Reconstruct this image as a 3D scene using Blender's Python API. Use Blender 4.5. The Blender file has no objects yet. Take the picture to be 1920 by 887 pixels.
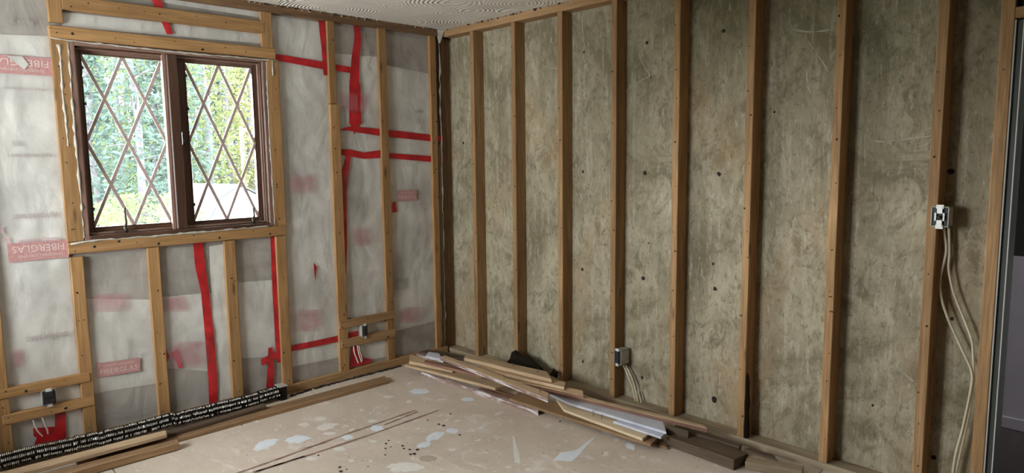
import bpy, bmesh, math, random
from math import sin, cos, pi, radians
from mathutils import Vector, Matrix, noise

random.seed(7)
SC = bpy.context.scene
COL = SC.collection

# ------------------------------------------------------------------ camera
CAM = Vector((-3.0926, -3.9487, 1.4434))
YAW, PIT, ROL, FPX = 0.7594, -0.1138, -0.0112, 1279.45
FW = Vector((sin(YAW) * cos(PIT), cos(YAW) * cos(PIT), sin(PIT)))
_r0 = Vector((cos(YAW), -sin(YAW), 0)); _u0 = _r0.cross(FW)
RT = _r0 * cos(ROL) + _u0 * sin(ROL)
UP = -_r0 * sin(ROL) + _u0 * cos(ROL)
cd = bpy.data.cameras.new('camera'); cam = bpy.data.objects.new('camera', cd); COL.objects.link(cam)
cd.sensor_fit = 'HORIZONTAL'; cd.sensor_width = 36.0; cd.lens = 36.0 * FPX / 1920.0
cd.clip_start = 0.02; cd.clip_end = 500
m = Matrix((RT, UP, -FW)).transposed().to_4x4(); m.translation = CAM
cam.matrix_world = m
SC.camera = cam

# ------------------------------------------------------------------ light
SKY_STRENGTH = 20.0
world = bpy.data.worlds.new('sky'); SC.world = world
world.use_nodes = True
wn = world.node_tree.nodes; wl = world.node_tree.links
bg = wn['Background']; bg.inputs['Color'].default_value = (1.0, 0.985, 0.955, 1); bg.inputs['Strength'].default_value = SKY_STRENGTH

def portal(name, loc, rot, sx, sy):
    l = bpy.data.lights.new(name, 'AREA'); l.shape = 'RECTANGLE'; l.size = sx; l.size_y = sy; l.energy = 1
    o = bpy.data.objects.new(name, l); COL.objects.link(o); o.location = loc; o.rotation_euler = rot
    l.cycles.is_portal = True
    return o
portal('daylight_portal_front', (-1.81, 0.20, 1.55), (radians(-90), 0, 0), 1.0, 1.0)
portal('daylight_portal_side', (-4.25, -1.00, 1.45), (0, radians(-90), 0), 1.1, 1.2)
portal('daylight_portal_hall', (0.65, -5.85, 1.5), (radians(90), 0, 0), 0.6, 0.9)

SC.view_settings.view_transform = 'Standard'
SC.view_settings.look = 'None'
SC.view_settings.gamma = 1
SC.view_settings.use_curve_mapping = False
SC.view_settings.exposure = 1.0
SC.cycles.max_bounces = 12
SC.cycles.diffuse_bounces = 8
SC.cycles.transparent_max_bounces = 24
SC.cycles.sample_clamp_indirect = 8

# ------------------------------------------------------------------ pixel -> place
def ray(px, py): return FW + RT * ((px - 960) / FPX) - UP * ((py - 443.5) / FPX)
def onp(px, py, ax, v):
    d = ray(px, py); return CAM + d * ((v - CAM[ax]) / d[ax])
def LW(px, py, y=0.0): return onp(px, py, 1, y)
def RW(px, py, x=0.0): return onp(px, py, 0, x)
def FL(px, py, z=0.0): return onp(px, py, 2, z)

# ------------------------------------------------------------------ materials
def newmat(name):
    mt = bpy.data.materials.new(name); mt.use_nodes = True
    nt = mt.node_tree; b = nt.nodes['Principled BSDF']
    return mt, nt, b
def N(nt, t, **kw):
    n = nt.nodes.new(t)
    for k, v in kw.items():
        if k.startswith('i_'): n.inputs[k[2:].replace('_', ' ')].default_value = v
        else: setattr(n, k, v)
    return n
def mix(nt, fac, a, b, mode='MIX'):
    n = nt.nodes.new('ShaderNodeMix'); n.data_type = 'RGBA'; n.blend_type = mode
    for s, v in ((0, fac), (6, a), (7, b)):
        if hasattr(v, 'is_output') or hasattr(v, 'links'): nt.links.new(v, n.inputs[s])
        else: n.inputs[s].default_value = v if s == 0 else (*v, 1)
    return n.outputs[2]
def ramp(nt, src, p0, p1, c0=(0, 0, 0), c1=(1, 1, 1)):
    r = nt.nodes.new('ShaderNodeValToRGB'); nt.links.new(src, r.inputs[0])
    r.color_ramp.elements[0].position = p0; r.color_ramp.elements[1].position = p1
    r.color_ramp.elements[0].color = (*c0, 1); r.color_ramp.elements[1].color = (*c1, 1)
    return r.outputs[0]
def coords(nt, scale=(1, 1, 1), rnd=False):
    tc = nt.nodes.new('ShaderNodeTexCoord'); mp = nt.nodes.new('ShaderNodeMapping')
    mp.inputs['Scale'].default_value = scale
    if rnd:
        oi = nt.nodes.new('ShaderNodeObjectInfo'); ml = N(nt, 'ShaderNodeMath', operation='MULTIPLY'); ml.inputs[1].default_value = 37.0
        nt.links.new(oi.outputs['Random'], ml.inputs[0])
        ad = N(nt, 'ShaderNodeVectorMath', operation='ADD')
        nt.links.new(tc.outputs['Object'], ad.inputs[0]); nt.links.new(ml.outputs[0], ad.inputs[1])
        nt.links.new(ad.outputs[0], mp.inputs['Vector'])
    else:
        nt.links.new(tc.outputs['Object'], mp.inputs['Vector'])
    return mp.outputs[0]
def tex(nt, vec, scale, detail=4, rough=.6, dist=0.0):
    n = N(nt, 'ShaderNodeTexNoise'); n.inputs['Scale'].default_value = scale; n.inputs['Detail'].default_value = detail
    n.inputs['Roughness'].default_value = rough; n.inputs['Distortion'].default_value = dist
    nt.links.new(vec, n.inputs['Vector']); return n.outputs['Fac']
def bump(nt, b, h, strength=.3, dist=.003):
    n = N(nt, 'ShaderNodeBump'); n.inputs['Strength'].default_value = strength; n.inputs['Distance'].default_value = dist
    nt.links.new(h, n.inputs['Height']); nt.links.new(n.outputs[0], b.inputs['Normal'])

def wood(name, dark, light, vary=.22, rough=.7, knots=True, fleck=None):
    """sawn board, grain along the object's local X"""
    mt, nt, b = newmat(name)
    g1 = tex(nt, coords(nt, (1.3, 16, 16), True), 1.0, 5, .6, 1.2)
    g2 = tex(nt, coords(nt, (6, 130, 130), True), 1.0, 2, .5)
    c = mix(nt, ramp(nt, g1, .32, .70), dark, light)
    c = mix(nt, ramp(nt, g2, .38, .68, (0, 0, 0), (.50, .50, .50)), c, [x * .58 for x in dark])
    if knots:
        v = N(nt, 'ShaderNodeTexVoronoi'); v.inputs['Scale'].default_value = 1.0
        nt.links.new(coords(nt, (2.4, 11, 11), True), v.inputs['Vector'])
        c = mix(nt, ramp(nt, v.outputs['Distance'], .05, .13, (.85, .85, .85), (0, 0, 0)), c, [x * .33 for x in dark])
    if fleck:
        f = tex(nt, coords(nt, (4, 40, 40), True), 1.0, 6, .75)
        c = mix(nt, ramp(nt, f, .47, .55), c, fleck)
    oi = N(nt, 'ShaderNodeObjectInfo'); hs = N(nt, 'ShaderNodeHueSaturation')
    mr = N(nt, 'ShaderNodeMapRange'); mr.inputs['To Min'].default_value = 1 - vary; mr.inputs['To Max'].default_value = 1 + vary * .6
    nt.links.new(oi.outputs['Random'], mr.inputs['Value']); nt.links.new(mr.outputs[0], hs.inputs['Value'])
    nt.links.new(c, hs.inputs['Color']); nt.links.new(hs.outputs[0], b.inputs['Base Color'])
    b.inputs['Roughness'].default_value = rough
    bump(nt, b, g2, .25, .002)
    return mt

def plain(name, col, rough=.6, metal=0.0, var=0.0, vscale=20, spec=.5):
    mt, nt, b = newmat(name)
    b.inputs['Base Color'].default_value = (*col, 1); b.inputs['Roughness'].default_value = rough
    b.inputs['Metallic'].default_value = metal; b.inputs['Specular IOR Level'].default_value = spec
    if var:
        n = tex(nt, coords(nt), vscale, 5, .6)
        c = mix(nt, ramp(nt, n, .3, .7), [x * (1 - var) for x in col], [min(1, x * (1 + var * .5)) for x in col])
        nt.links.new(c, b.inputs['Base Color'])
    return mt

def plastic(name, c_lo, c_hi, streak):
    """poly sheet over the paper facing: mottled, wrinkled, a little shiny"""
    mt, nt, b = newmat(name)
    a = tex(nt, coords(nt, (1, 1, 1)), 3.2, 6, .6, .6)
    c = mix(nt, ramp(nt, a, .33, .68), c_lo, c_hi)
    s = tex(nt, coords(nt, streak), 1.0, 5, .62, .4)
    c = mix(nt, ramp(nt, s, .30, .48, (.45, .45, .45), (0, 0, 0)), c, [x * .72 for x in c_lo])
    sp = tex(nt, coords(nt), 120, 2, .5)
    c = mix(nt, ramp(nt, sp, .66, .74, (0, 0, 0), (.35, .35, .35)), c, [x * .5 for x in c_lo])
    nt.links.new(c, b.inputs['Base Color'])
    b.inputs['Roughness'].default_value = .42; b.inputs['Specular IOR Level'].default_value = .35
    w = tex(nt, coords(nt, (4.5, 4.5, 2.6)), 1.2, 3, .5, .7)
    bump(nt, b, w, .55, .022)
    return mt

M = {}
M['furring'] = wood('furring_pine', (.30, .155, .055), (.47, .27, .112))
M['stud'] = wood('stud_pine', (.28, .15, .06), (.50, .30, .135))
M['oldwood'] = wood('dark_framing', (.14, .075, .035), (.27, .155, .075), knots=True)
M['plate'] = wood('plate_wood', (.30, .17, .075), (.47, .29, .14))
M['tan'] = wood('tan_board', (.53, .36, .215), (.77, .57, .37), knots=False)
M['pale'] = wood('pale_board', (.70, .54, .35), (.86, .71, .50), vary=.05, knots=False)
M['red'] = wood('reddish_moulding', (.17, .075, .05), (.36, .19, .13), knots=False)
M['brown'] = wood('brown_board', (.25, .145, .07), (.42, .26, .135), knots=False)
M['dark'] = wood('dark_stained', (.07, .045, .028), (.145, .095, .06), vary=.15, knots=False)
M['paintflake'] = wood('flaking_paint_moulding', (.24, .15, .12), (.36, .24, .2), knots=False, fleck=(.68, .66, .70))
M['lavender'] = plain('lavender_paint', (.60, .62, .72), .45, var=.18, vscale=9)
M['gray_wood'] = wood('weathered_grey_wood', (.25, .19, .125), (.42, .34, .24))
M['white_facing'] = plastic('white_poly_facing', (.47, .455, .43), (.68, .665, .63), (9, 9, 2.5))
M['gray_facing'] = plastic('grey_poly_facing', (.29, .265, .24), (.42, .39, .36), (3, 3, 12))
M['tape'] = plain('red_tape', (.52, .018, .024), .38, var=.45, vscale=14)
M['pink'] = plain('pink_print', (.52, .27, .265), .5, var=.25, vscale=60)
M['letter'] = plain('pale_lettering', (.68, .54, .52), .5)
M['ink'] = plain('faint_grey_ink', (.40, .33, .33), .6)
M['pinkink'] = plain('faint_pink_ink', (.60, .37, .40), .6)
M['caulk'] = plain('dry_caulk', (.50, .47, .415), .8, var=.25, vscale=50)
M['black_hole'] = plain('nail_hole_dark', (.018, .013, .010), .9)
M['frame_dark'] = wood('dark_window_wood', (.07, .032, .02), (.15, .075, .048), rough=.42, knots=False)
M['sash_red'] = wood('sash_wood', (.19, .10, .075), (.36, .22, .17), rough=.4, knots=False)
M['muntin'] = plain('muntin_mauve', (.47, .36, .34), .5, var=.2, vscale=60)
M['gasket'] = plain('pale_gasket', (.62, .62, .62), .5)
M['bronze'] = plain('bronze_hardware', (.07, .06, .05), .4, .6)
M['box_steel'] = plain('galvanised_steel', (.50, .50, .46), .5, .2, var=.25, vscale=30)
M['black_plastic'] = plain('black_plastic', (.016, .015, .018), .5)
M['silver'] = plain('bright_strap', (.74, .74, .72), .4, .25)
M['cable'] = plain('cream_cable', (.62, .57, .43), .5, var=.12, vscale=15)
M['cable_w'] = plain('white_cable', (.74, .70, .66), .45)
M['fin_dark'] = plain('dirty_fin', (.045, .043, .04), .45, .5)
M['fin_highlight'] = plain('fin_edge_highlight', (.78, .75, .70), .3, .45)  # pale colour paints the rows of highlights onto the bent fin edges
M['copper'] = plain('tarnished_copper', (.23, .12, .07), .4, .9)
M['felt'] = plain('black_felt', (.016, .012, .009), .95, spec=.1)
M['drywall'] = plain('drywall_white', (.62, .61, .58), .85)
M['bare'] = plain('bare_plywood_wall', (.09, .075, .055), .85, var=.2, vscale=4)
M['beige'] = plain('plain_painted_wall', (.50, .47, .42), .85)
M['jamb'] = plain('dark_green_jamb', (.055, .065, .055), .5)
M['jamb_edge'] = plain('worn_jamb_edge', (.55, .53, .52), .6)
M['lilac'] = plain('lilac_wainscot', (.44, .42, .49), .6, var=.06, vscale=5)
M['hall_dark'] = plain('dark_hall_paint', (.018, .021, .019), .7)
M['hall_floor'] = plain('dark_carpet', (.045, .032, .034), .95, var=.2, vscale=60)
M['gunk'] = plain('black_gunk', (.03, .024, .018), .9)
M['spl_blue'] = plain('blue_white_paint', (.76, .81, .88), .6, var=.10, vscale=40)
M['spl_white'] = plain('white_paint', (.76, .72, .68), .6, var=.10, vscale=40)
M['glue'] = plain('brown_glue_line', (.34, .20, .16), .7, var=.4, vscale=70)
M['spot'] = plain('black_drip', (.035, .03, .03), .6)
M['chalk'] = plain('chalk_scrape', (.44, .41, .335), .85, var=.4, vscale=30)
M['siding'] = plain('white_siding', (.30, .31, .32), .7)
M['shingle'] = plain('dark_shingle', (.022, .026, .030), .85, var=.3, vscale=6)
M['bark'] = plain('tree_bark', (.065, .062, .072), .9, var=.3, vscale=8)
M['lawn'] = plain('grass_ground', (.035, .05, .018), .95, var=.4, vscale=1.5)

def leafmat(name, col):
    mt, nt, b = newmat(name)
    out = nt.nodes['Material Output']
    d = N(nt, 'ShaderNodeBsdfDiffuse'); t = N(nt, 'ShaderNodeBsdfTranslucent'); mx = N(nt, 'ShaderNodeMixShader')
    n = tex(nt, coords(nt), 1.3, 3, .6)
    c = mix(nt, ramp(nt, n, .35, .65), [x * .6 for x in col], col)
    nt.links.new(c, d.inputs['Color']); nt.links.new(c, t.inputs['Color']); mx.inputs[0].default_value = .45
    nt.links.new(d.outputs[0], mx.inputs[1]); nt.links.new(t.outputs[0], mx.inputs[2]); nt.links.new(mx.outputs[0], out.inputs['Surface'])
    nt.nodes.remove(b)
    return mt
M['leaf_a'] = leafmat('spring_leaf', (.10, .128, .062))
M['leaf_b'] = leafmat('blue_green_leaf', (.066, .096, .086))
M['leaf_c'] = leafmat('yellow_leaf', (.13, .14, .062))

def glassmat():
    mt, nt, b = newmat('window_glass'); out = nt.nodes['Material Output']
    t = N(nt, 'ShaderNodeBsdfTransparent'); g = N(nt, 'ShaderNodeBsdfGlossy'); mx = N(nt, 'ShaderNodeMixShader'); fr = N(nt, 'ShaderNodeFresnel')
    t.inputs['Color'].default_value = (.93, .96, .97, 1); g.inputs['Roughness'].default_value = .02; fr.inputs['IOR'].default_value = 1.45
    nt.links.new(fr.outputs[0], mx.inputs[0]); nt.links.new(t.outputs[0], mx.inputs[1]); nt.links.new(g.outputs[0], mx.inputs[2])
    nt.links.new(mx.outputs[0], out.inputs['Surface']); nt.nodes.remove(b)
    return mt
M['glass'] = glassmat()

def smudgemat(name, col, op):
    """soft ink blur: opacity follows noise and fades to the patch's own edge"""
    mt, nt, b = newmat(name)
    b.inputs['Base Color'].default_value = (*col, 1); b.inputs['Roughness'].default_value = .5
    tc = N(nt, 'ShaderNodeTexCoord')
    mp = N(nt, 'ShaderNodeMapping'); mp.inputs['Location'].default_value = (-1, -1, -1); mp.inputs['Scale'].default_value = (2, 2, 2)
    nt.links.new(tc.outputs['Generated'], mp.inputs['Vector'])
    sx = N(nt, 'ShaderNodeSeparateXYZ'); nt.links.new(mp.outputs[0], sx.inputs[0])
    def edge(o):
        a = N(nt, 'ShaderNodeMath', operation='ABSOLUTE'); nt.links.new(o, a.inputs[0])
        r = N(nt, 'ShaderNodeMapRange'); r.inputs['From Min'].default_value = 1.0; r.inputs['From Max'].default_value = .45
        nt.links.new(a.outputs[0], r.inputs['Value']); return r.outputs[0]
    m1 = N(nt, 'ShaderNodeMath', operation='MULTIPLY'); nt.links.new(edge(sx.outputs['X']), m1.inputs[0]); nt.links.new(edge(sx.outputs['Z']), m1.inputs[1])
    n = tex(nt, coords(nt), 9, 3, .5); r = ramp(nt, n, .1, .7)
    m2 = N(nt, 'ShaderNodeMath', operation='MULTIPLY'); nt.links.new(m1.outputs[0], m2.inputs[0]); nt.links.new(r, m2.inputs[1])
    m3 = N(nt, 'ShaderNodeMath', operation='MULTIPLY'); nt.links.new(m2.outputs[0], m3.inputs[0]); m3.inputs[1].default_value = op
    nt.links.new(m3.outputs[0], b.inputs['Alpha'])
    return mt
M['smudge'] = smudgemat('pink_ink_smudge', (.58, .25, .28), .55)
M['smudge_d'] = smudgemat('grey_dirt_smudge', (.25, .23, .21), .4)

def plywoodmat():
    mt, nt, b = newmat('weathered_plywood')
    v = coords(nt)
    def over(c, src, p0, p1, op, col, inv=False):
        lo, hi = ((op,) * 3, (0, 0, 0)) if inv else ((0, 0, 0), (op,) * 3)
        return mix(nt, ramp(nt, src, p0, p1, lo, hi), c, col)
    big = tex(nt, v, 1.7, 8, .68, .6)
    c = mix(nt, ramp(nt, big, .36, .64), (.19, .162, .098), (.45, .40, .29))
    gr = tex(nt, coords(nt, (1, 7, .9)), 1.0, 3, .5, 2.2)          # cathedral figure
    wv = N(nt, 'ShaderNodeMath', operation='SINE'); ml = N(nt, 'ShaderNodeMath', operation='MULTIPLY'); ml.inputs[1].default_value = 85
    nt.links.new(gr, ml.inputs[0]); nt.links.new(ml.outputs[0], wv.inputs[0])
    c = over(c, wv.outputs[0], .3, 1.0, .16, (.17, .135, .08))
    st = tex(nt, coords(nt, (1, 24, 2.4)), 1.0, 7, .72, .35)
    c = over(c, st, .52, .66, .62, (.49, .445, .345))
    bl = tex(nt, coords(nt, (1, 1.3, 1)), 5.5, 8, .78, 1.2)
    c = over(c, bl, .50, .62, .80, (.15, .13, .075))
    wh = tex(nt, coords(nt, (1, 2.2, 1.2)), 5.0, 9, .8, .5)
    c = over(c, wh, .60, .70, .4, (.50, .46, .37))
    warm = tex(nt, coords(nt, (1, 1.6, 1.0)), 1.4, 4, .55)
    c = over(c, warm, .54, .70, .50, (.37, .235, .125))
    fn = tex(nt, coords(nt, (1, 170, 22)), 1.0, 3, .65)
    c = over(c, fn, .56, .72, .55, (.13, .105, .06))
    mo = tex(nt, coords(nt, (1, 1.5, .8)), 26, 9, .82, .4)
    c = over(c, mo, .53, .63, .80, (.135, .115, .062))
    mo2 = tex(nt, coords(nt, (1, 2.2, .7)), 19, 8, .8, .2)
    c = over(c, mo2, .56, .64, .6, (.54, .50, .41))
    nt.links.new(c, b.inputs['Base Color']); b.inputs['Roughness'].default_value = .8
    bump(nt, b, st, .3, .003)
    return mt
M['plywood'] = plywoodmat()

def floormat():
    mt, nt, b = newmat('subfloor_tan')
    v = coords(nt)
    a = tex(nt, v, 2.2, 7, .65, .3)
    c = mix(nt, ramp(nt, a, .32, .70), (.55, .465, .39), (.70, .605, .52))
    f = tex(nt, v, 55, 4, .6)
    c = mix(nt, ramp(nt, f, .55, .75, (0, 0, 0), (.3, .3, .3)), c, (.33, .25, .18))
    s = tex(nt, coords(nt, (9, 5, 1)), 1.0, 8, .72, .8)
    c = mix(nt, ramp(nt, s, .55, .64, (0, 0, 0), (.6, .6, .6)), c, (.78, .74, .70))
    s2 = tex(nt, coords(nt, (26, 15, 1)), 1.0, 5, .6)
    c = mix(nt, ramp(nt, s2, .64, .69, (0, 0, 0), (.75, .75, .75)), c, (.82, .79, .76))
    vo = N(nt, 'ShaderNodeTexVoronoi'); vo.inputs['Scale'].default_value = 16; nt.links.new(v, vo.inputs['Vector'])
    c = mix(nt, ramp(nt, vo.outputs['Distance'], .055, .075, (.8, .8, .8), (0, 0, 0)), c, (.07, .055, .05))
    nt.links.new(c, b.inputs['Base Color']); b.inputs['Roughness'].default_value = .45
    bump(nt, b, f, .12, .002)
    return mt
M['floor'] = floormat()

def ceilmat():
    mt, nt, b = newmat('swirl_plaster')
    v = coords(nt, (1, 1, 0))
    vo = N(nt, 'ShaderNodeTexVoronoi'); vo.inputs['Scale'].default_value = 2.6; nt.links.new(v, vo.inputs['Vector'])
    ml = N(nt, 'ShaderNodeMath', operation='MULTIPLY'); ml.inputs[1].default_value = 115.0
    nt.links.new(vo.outputs['Distance'], ml.inputs[0])
    n = tex(nt, v, 6, 3, .5)
    ad = N(nt, 'ShaderNodeMath', operation='MULTIPLY_ADD'); nt.links.new(n, ad.inputs[0]); ad.inputs[1].default_value = 6.0; nt.links.new(ml.outputs[0], ad.inputs[2])
    s = N(nt, 'ShaderNodeMath', operation='SINE'); nt.links.new(ad.outputs[0], s.inputs[0])
    ms = N(nt, 'ShaderNodeMath', operation='MULTIPLY'); nt.links.new(s.outputs[0], ms.inputs[0]); nt.links.new(ramp(nt, tex(nt, v, 3.0, 3, .5), .42, .62), ms.inputs[1])
    bump(nt, b, ms.outputs[0], .6, .005)
    c = mix(nt, ramp(nt, tex(nt, v, 1.5, 4, .6), .35, .7), (.76, .735, .68), (.84, .82, .775))
    nt.links.new(c, b.inputs['Base Color']); b.inputs['Roughness'].default_value = .8
    return mt
M['ceiling'] = ceilmat()

# ------------------------------------------------------------------ building blocks
def link(name, me, parent=None, mat=None, world=None):
    o = bpy.data.objects.new(name, me); COL.objects.link(o)
    if mat is not None and me is not None:
        if not me.materials: me.materials.append(M[mat] if isinstance(mat, str) else mat)
    if world is not None: o.matrix_world = world
    if parent is not None:
        o.parent = parent
        o.matrix_parent_inverse = Matrix.Identity(4)
        pm = parent.get('_m'); 
        if world is not None: o.matrix_basis = inv_world(parent) @ world
        else: o.matrix_basis = inv_world(parent)
    return o
def inv_world(o):
    mm = o.matrix_basis.copy(); p = o.parent
    while p is not None:
        mm = p.matrix_basis @ mm; p = p.parent
    return mm.inverted()
def mesh(name, verts, faces, smooth=False):
    me = bpy.data.meshes.new(name); me.from_pydata([tuple(v) for v in verts], [], faces); me.update()
    if smooth:
        for p in me.polygons: p.use_smooth = True
    return me
def tag(o, label=None, cat=None, group=None, kind=None):
    if label: o['label'] = label
    if cat: o['category'] = cat
    if group: o['group'] = group
    if kind: o['kind'] = kind
    return o
def empty(name, loc):
    o = bpy.data.objects.new(name, None); COL.objects.link(o); o.empty_display_size = .05
    o.matrix_basis = Matrix.Translation(loc); return o

def boxm(lo, hi, ch=0.0):
    """chamfered box mesh data centred on its own middle; returns mesh, centre"""
    c = [(a + b) / 2 for a, b in zip(lo, hi)]; h = [abs(b - a) / 2 for a, b in zip(lo, hi)]
    ch = min(ch, min(h) * .45)
    bm = bmesh.new(); bmesh.ops.create_cube(bm, size=2.0)
    for v in bm.verts: v.co = Vector((v.co.x * h[0], v.co.y * h[1], v.co.z * h[2]))
    if ch > 0: bmesh.ops.bevel(bm, geom=bm.edges[:], offset=ch, segments=1, affect='EDGES')
    me = bpy.data.meshes.new('box'); bm.to_mesh(me); bm.free()
    return me, Vector(c)
def box(name, lo, hi, mat, parent=None, ch=0.0, kind=None):
    me, c = boxm(lo, hi, ch); me.name = name
    o = link(name, me, parent, mat, Matrix.Translation(c))
    if kind: o['kind'] = kind
    return o
AX = {'x': Matrix.Identity(3), 'z': Matrix(((0, 0, -1), (0, 1, 0), (1, 0, 0))), 'y': Matrix(((0, -1, 0), (1, 0, 0), (0, 0, 1)))}
def lumber(name, lo, hi, along, mat, parent=None, ch=.0025, wob=.0):
    """a sawn board; local X runs along its length so the grain does too"""
    R = AX[along]; c = Vector([(a + b) / 2 for a, b in zip(lo, hi)]); s = Vector([abs(b - a) for a, b in zip(lo, hi)])
    loc = R.transposed() @ s; loc = Vector([abs(x) for x in loc]) / 2
    me, _ = boxm(-loc, loc, ch); me.name = name
    w = Matrix.Translation(c) @ R.to_4x4()
    if wob: w = w @ Matrix.Rotation(random.uniform(-wob, wob), 4, 'Z') @ Matrix.Rotation(random.uniform(-wob, wob), 4, 'Y')
    return link(name, me, parent, mat, w)

def tubem(pts, r, n=8, radii=None):
    """round tube along points, closed ends"""
    vs, fs = [], []; pts = [Vector(p) for p in pts]; prev = None
    for i, p in enumerate(pts):
        t = (pts[min(i + 1, len(pts) - 1)] - pts[max(i - 1, 0)]).normalized()
        a = t.cross(Vector((0, 0, 1)) if abs(t.z) < .9 else Vector((1, 0, 0))).normalized() if prev is None else (prev - t * prev.dot(t)).normalized()
        prev = a; b = t.cross(a); rr = radii[i] if radii else r
        for k in range(n): vs.append(p + (a * cos(2 * pi * k / n) + b * sin(2 * pi * k / n)) * rr)
    for i in range(len(pts) - 1):
        for k in range(n): fs.append((i * n + k, i * n + (k + 1) % n, (i + 1) * n + (k + 1) % n, (i + 1) * n + k))
    fs.append(tuple(reversed(range(n)))); fs.append(tuple(range((len(pts) - 1) * n, len(pts) * n)))
    return vs, fs
def tube(name, pts, r, mat, parent=None, n=8, radii=None):
    v, f = tubem(pts, r, n, radii); return link(name, mesh(name, v, f, True), parent, mat)
def smooth_path(pts, k=5):
    pts = [Vector(p) for p in pts]; out = []
    for i in range(len(pts) - 1):
        p0, p1, p2, p3 = pts[max(i - 1, 0)], pts[i], pts[i + 1], pts[min(i + 2, len(pts) - 1)]
        for j in range(k):
            t = j / k
            out.append(.5 * (2 * p1 + (p2 - p0) * t + (2 * p0 - 5 * p1 + 4 * p2 - p3) * t * t + (3 * p1 - p0 - 3 * p2 + p3) * t ** 3))
    out.append(pts[-1]); return out
def prism(top, down):
    """solid from a top polygon moved by the vector 'down'"""
    n = len(top); vs = list(top) + [p + down for p in top]
    fs = [tuple(range(n)), tuple(reversed(range(n, 2 * n)))] + [(i, i + n, (i + 1) % n + n, (i + 1) % n) for i in range(n)]
    return vs, fs

# ================================================================== SETTING
ZC, ZP, PLY = 2.357, 2.308, 0.089
XS, YB = -4.10, -5.00           # unseen side wall and back wall
WX0, WX1, WZ0, WZ1 = -2.302, -1.316, 1.056, 2.04    # window opening

# floor: base slab and plywood sheets with open joints
floor = box('floor', (XS - .1, YB - .1, -.12), (PLY + .02, .12, -.012), 'gunk', kind='structure')
xs = [XS, -3.53, -2.345, -1.157, PLY + .01]; 
for i in range(4):
    cuts = [YB, -2.75, .1] if i % 2 else [YB, -4.1, -1.95, .1]
    if i == 2: cuts = [YB, -2.9, .1]
    for j in range(len(cuts) - 1):
        box('subfloor_sheet', (xs[i] + .0028, cuts[j] + .0028, -.012), (xs[i + 1] - .0028, cuts[j + 1] - .0028, 0), 'floor', floor)
ceiling = box('ceiling', (XS - .1, YB - .1, ZC), (PLY + .12, .12, ZC + .08), 'ceiling', kind='structure')

# unseen side wall with its window, back wall
wall_side = empty('wall_side', (XS, 0, 0)); tag(wall_side, kind='structure')
for lo, hi in (((XS - .12, YB, 0), (XS, -1.60, ZC)), ((XS - .12, -.40, 0), (XS, .12, ZC)), ((XS - .12, -1.60, 0), (XS, -.40, .90)), ((XS - .12, -1.60, 2.00), (XS, -.40, ZC))):
    box('wall_panel', lo, hi, 'bare', wall_side)
w2 = empty('window_2', (XS, -1.0, 1.45)); tag(w2, kind='structure')
for lo, hi in (((XS - .1, -1.60, .90), (XS + .02, -1.55, 2.00)), ((XS - .1, -.45, .90), (XS + .02, -.40, 2.00)), ((XS - .1, -1.55, .90), (XS + .02, -.45, .95)), ((XS - .1, -1.55, 1.95), (XS + .02, -.45, 2.00)), ((XS - .08, -1.02, .95), (XS - .03, -.98, 1.95))):
    box('window_frame', lo, hi, 'frame_dark', w2, .004)
box('glass_pane', (XS - .062, -1.55, .95), (XS - .058, -1.02, 1.95), 'glass', w2); box('glass_pane', (XS - .062, -.98, .95), (XS - .058, -.45, 1.95), 'glass', w2)
box('wall_back', (XS, YB - .12, 0), (.6, YB, ZC), 'bare', kind='structure')

# ---------------------------------------------------------------- left wall (window wall)
wall_left = empty('wall_left', (-1.8, 0.1, 0)); tag(wall_left, kind='structure')
box('wall_core', (-.02, .10, 0), (PLY + .034, .13, ZC), 'drywall', wall_left)
YBK = .030      # grey backing plane
for lo, hi in (((XS, YBK, 0), (WX0, .13, ZC)), ((WX1, YBK, 0), (-.012, .13, ZC)), ((WX0, YBK, 0), (WX1, .13, WZ0)), ((WX0, YBK, WZ1), (WX1, .13, ZC))):
    o = box('backing', lo, hi, 'gray_facing', wall_left)

def sheet(name, corners, y, mat, parent, amp=.0085, step=.022, seed=0):
    """bilinear patch from four pixels (tl, tr, br, bl) on the window wall, rippled like loose film"""
    P = [LW(a, b, y) for a, b in corners]
    w = max((P[1] - P[0]).length, (P[2] - P[3]).length); h = max((P[3] - P[0]).length, (P[2] - P[1]).length)
    nx = max(2, int(w / step)); nz = max(2, int(h / step)); vs = []; fs = []
    for j in range(nz + 1):
        for i in range(nx + 1):
            u, v = i / nx, j / nz
            p = (P[0] * (1 - u) + P[1] * u) * (1 - v) + (P[3] * (1 - u) + P[2] * u) * v
            k = noise.noise(Vector((p.x * 9 + p.z * 5 + seed, p.z * 3 - p.x * 4, seed * 1.7)))
            k2 = noise.noise(Vector((p.x * 22 - p.z * 14, p.z * 9 + seed, 3.1)))
            e = 1 if 0 < i < nx and 0 < j < nz else .25
            vs.append(p + Vector((0, -amp * e * (.6 * abs(k) + .35 * k2 + .25), e * .004 * k)))
    for j in range(nz):
        for i in range(nx):
            a = j * (nx + 1) + i; fs.append((a, a + nx + 1, a + nx + 2, a + 1))
    return link(name, mesh(name, vs, fs, True), parent, mat)
FACE = [  # white facing pieces between the strips
    [(-60, 62), (93, 68), (128, 480), (-60, 480)], [(-60, 478), (128, 474), (160, 845), (-60, 880)],
    [(116, 22), (492, 62), (492, 82), (116, 50)], [(300, -40), (492, -10), (492, 34), (300, 4)],
    [(158, 560), (285, 562), (303, 718), (175, 738)], [(303, 557), (440, 545), (442, 700), (308, 690)],
    [(392, 462), (428, 456), (444, 740), (405, 755)], [(443, 530), (520, 524), (530, 668), (452, 672)],
    [(508, 28), (618, 44), (646, 668), (538, 690)], [(625, 100), (712, 107), (730, 668), (648, 682)],
    [(722, 122), (812, 140), (822, 600), (738, 622)]]
for i, c in enumerate(FACE): sheet('insulation_facing', c, YBK - .002, 'white_facing', wall_left, seed=i * 3.3)
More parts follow.
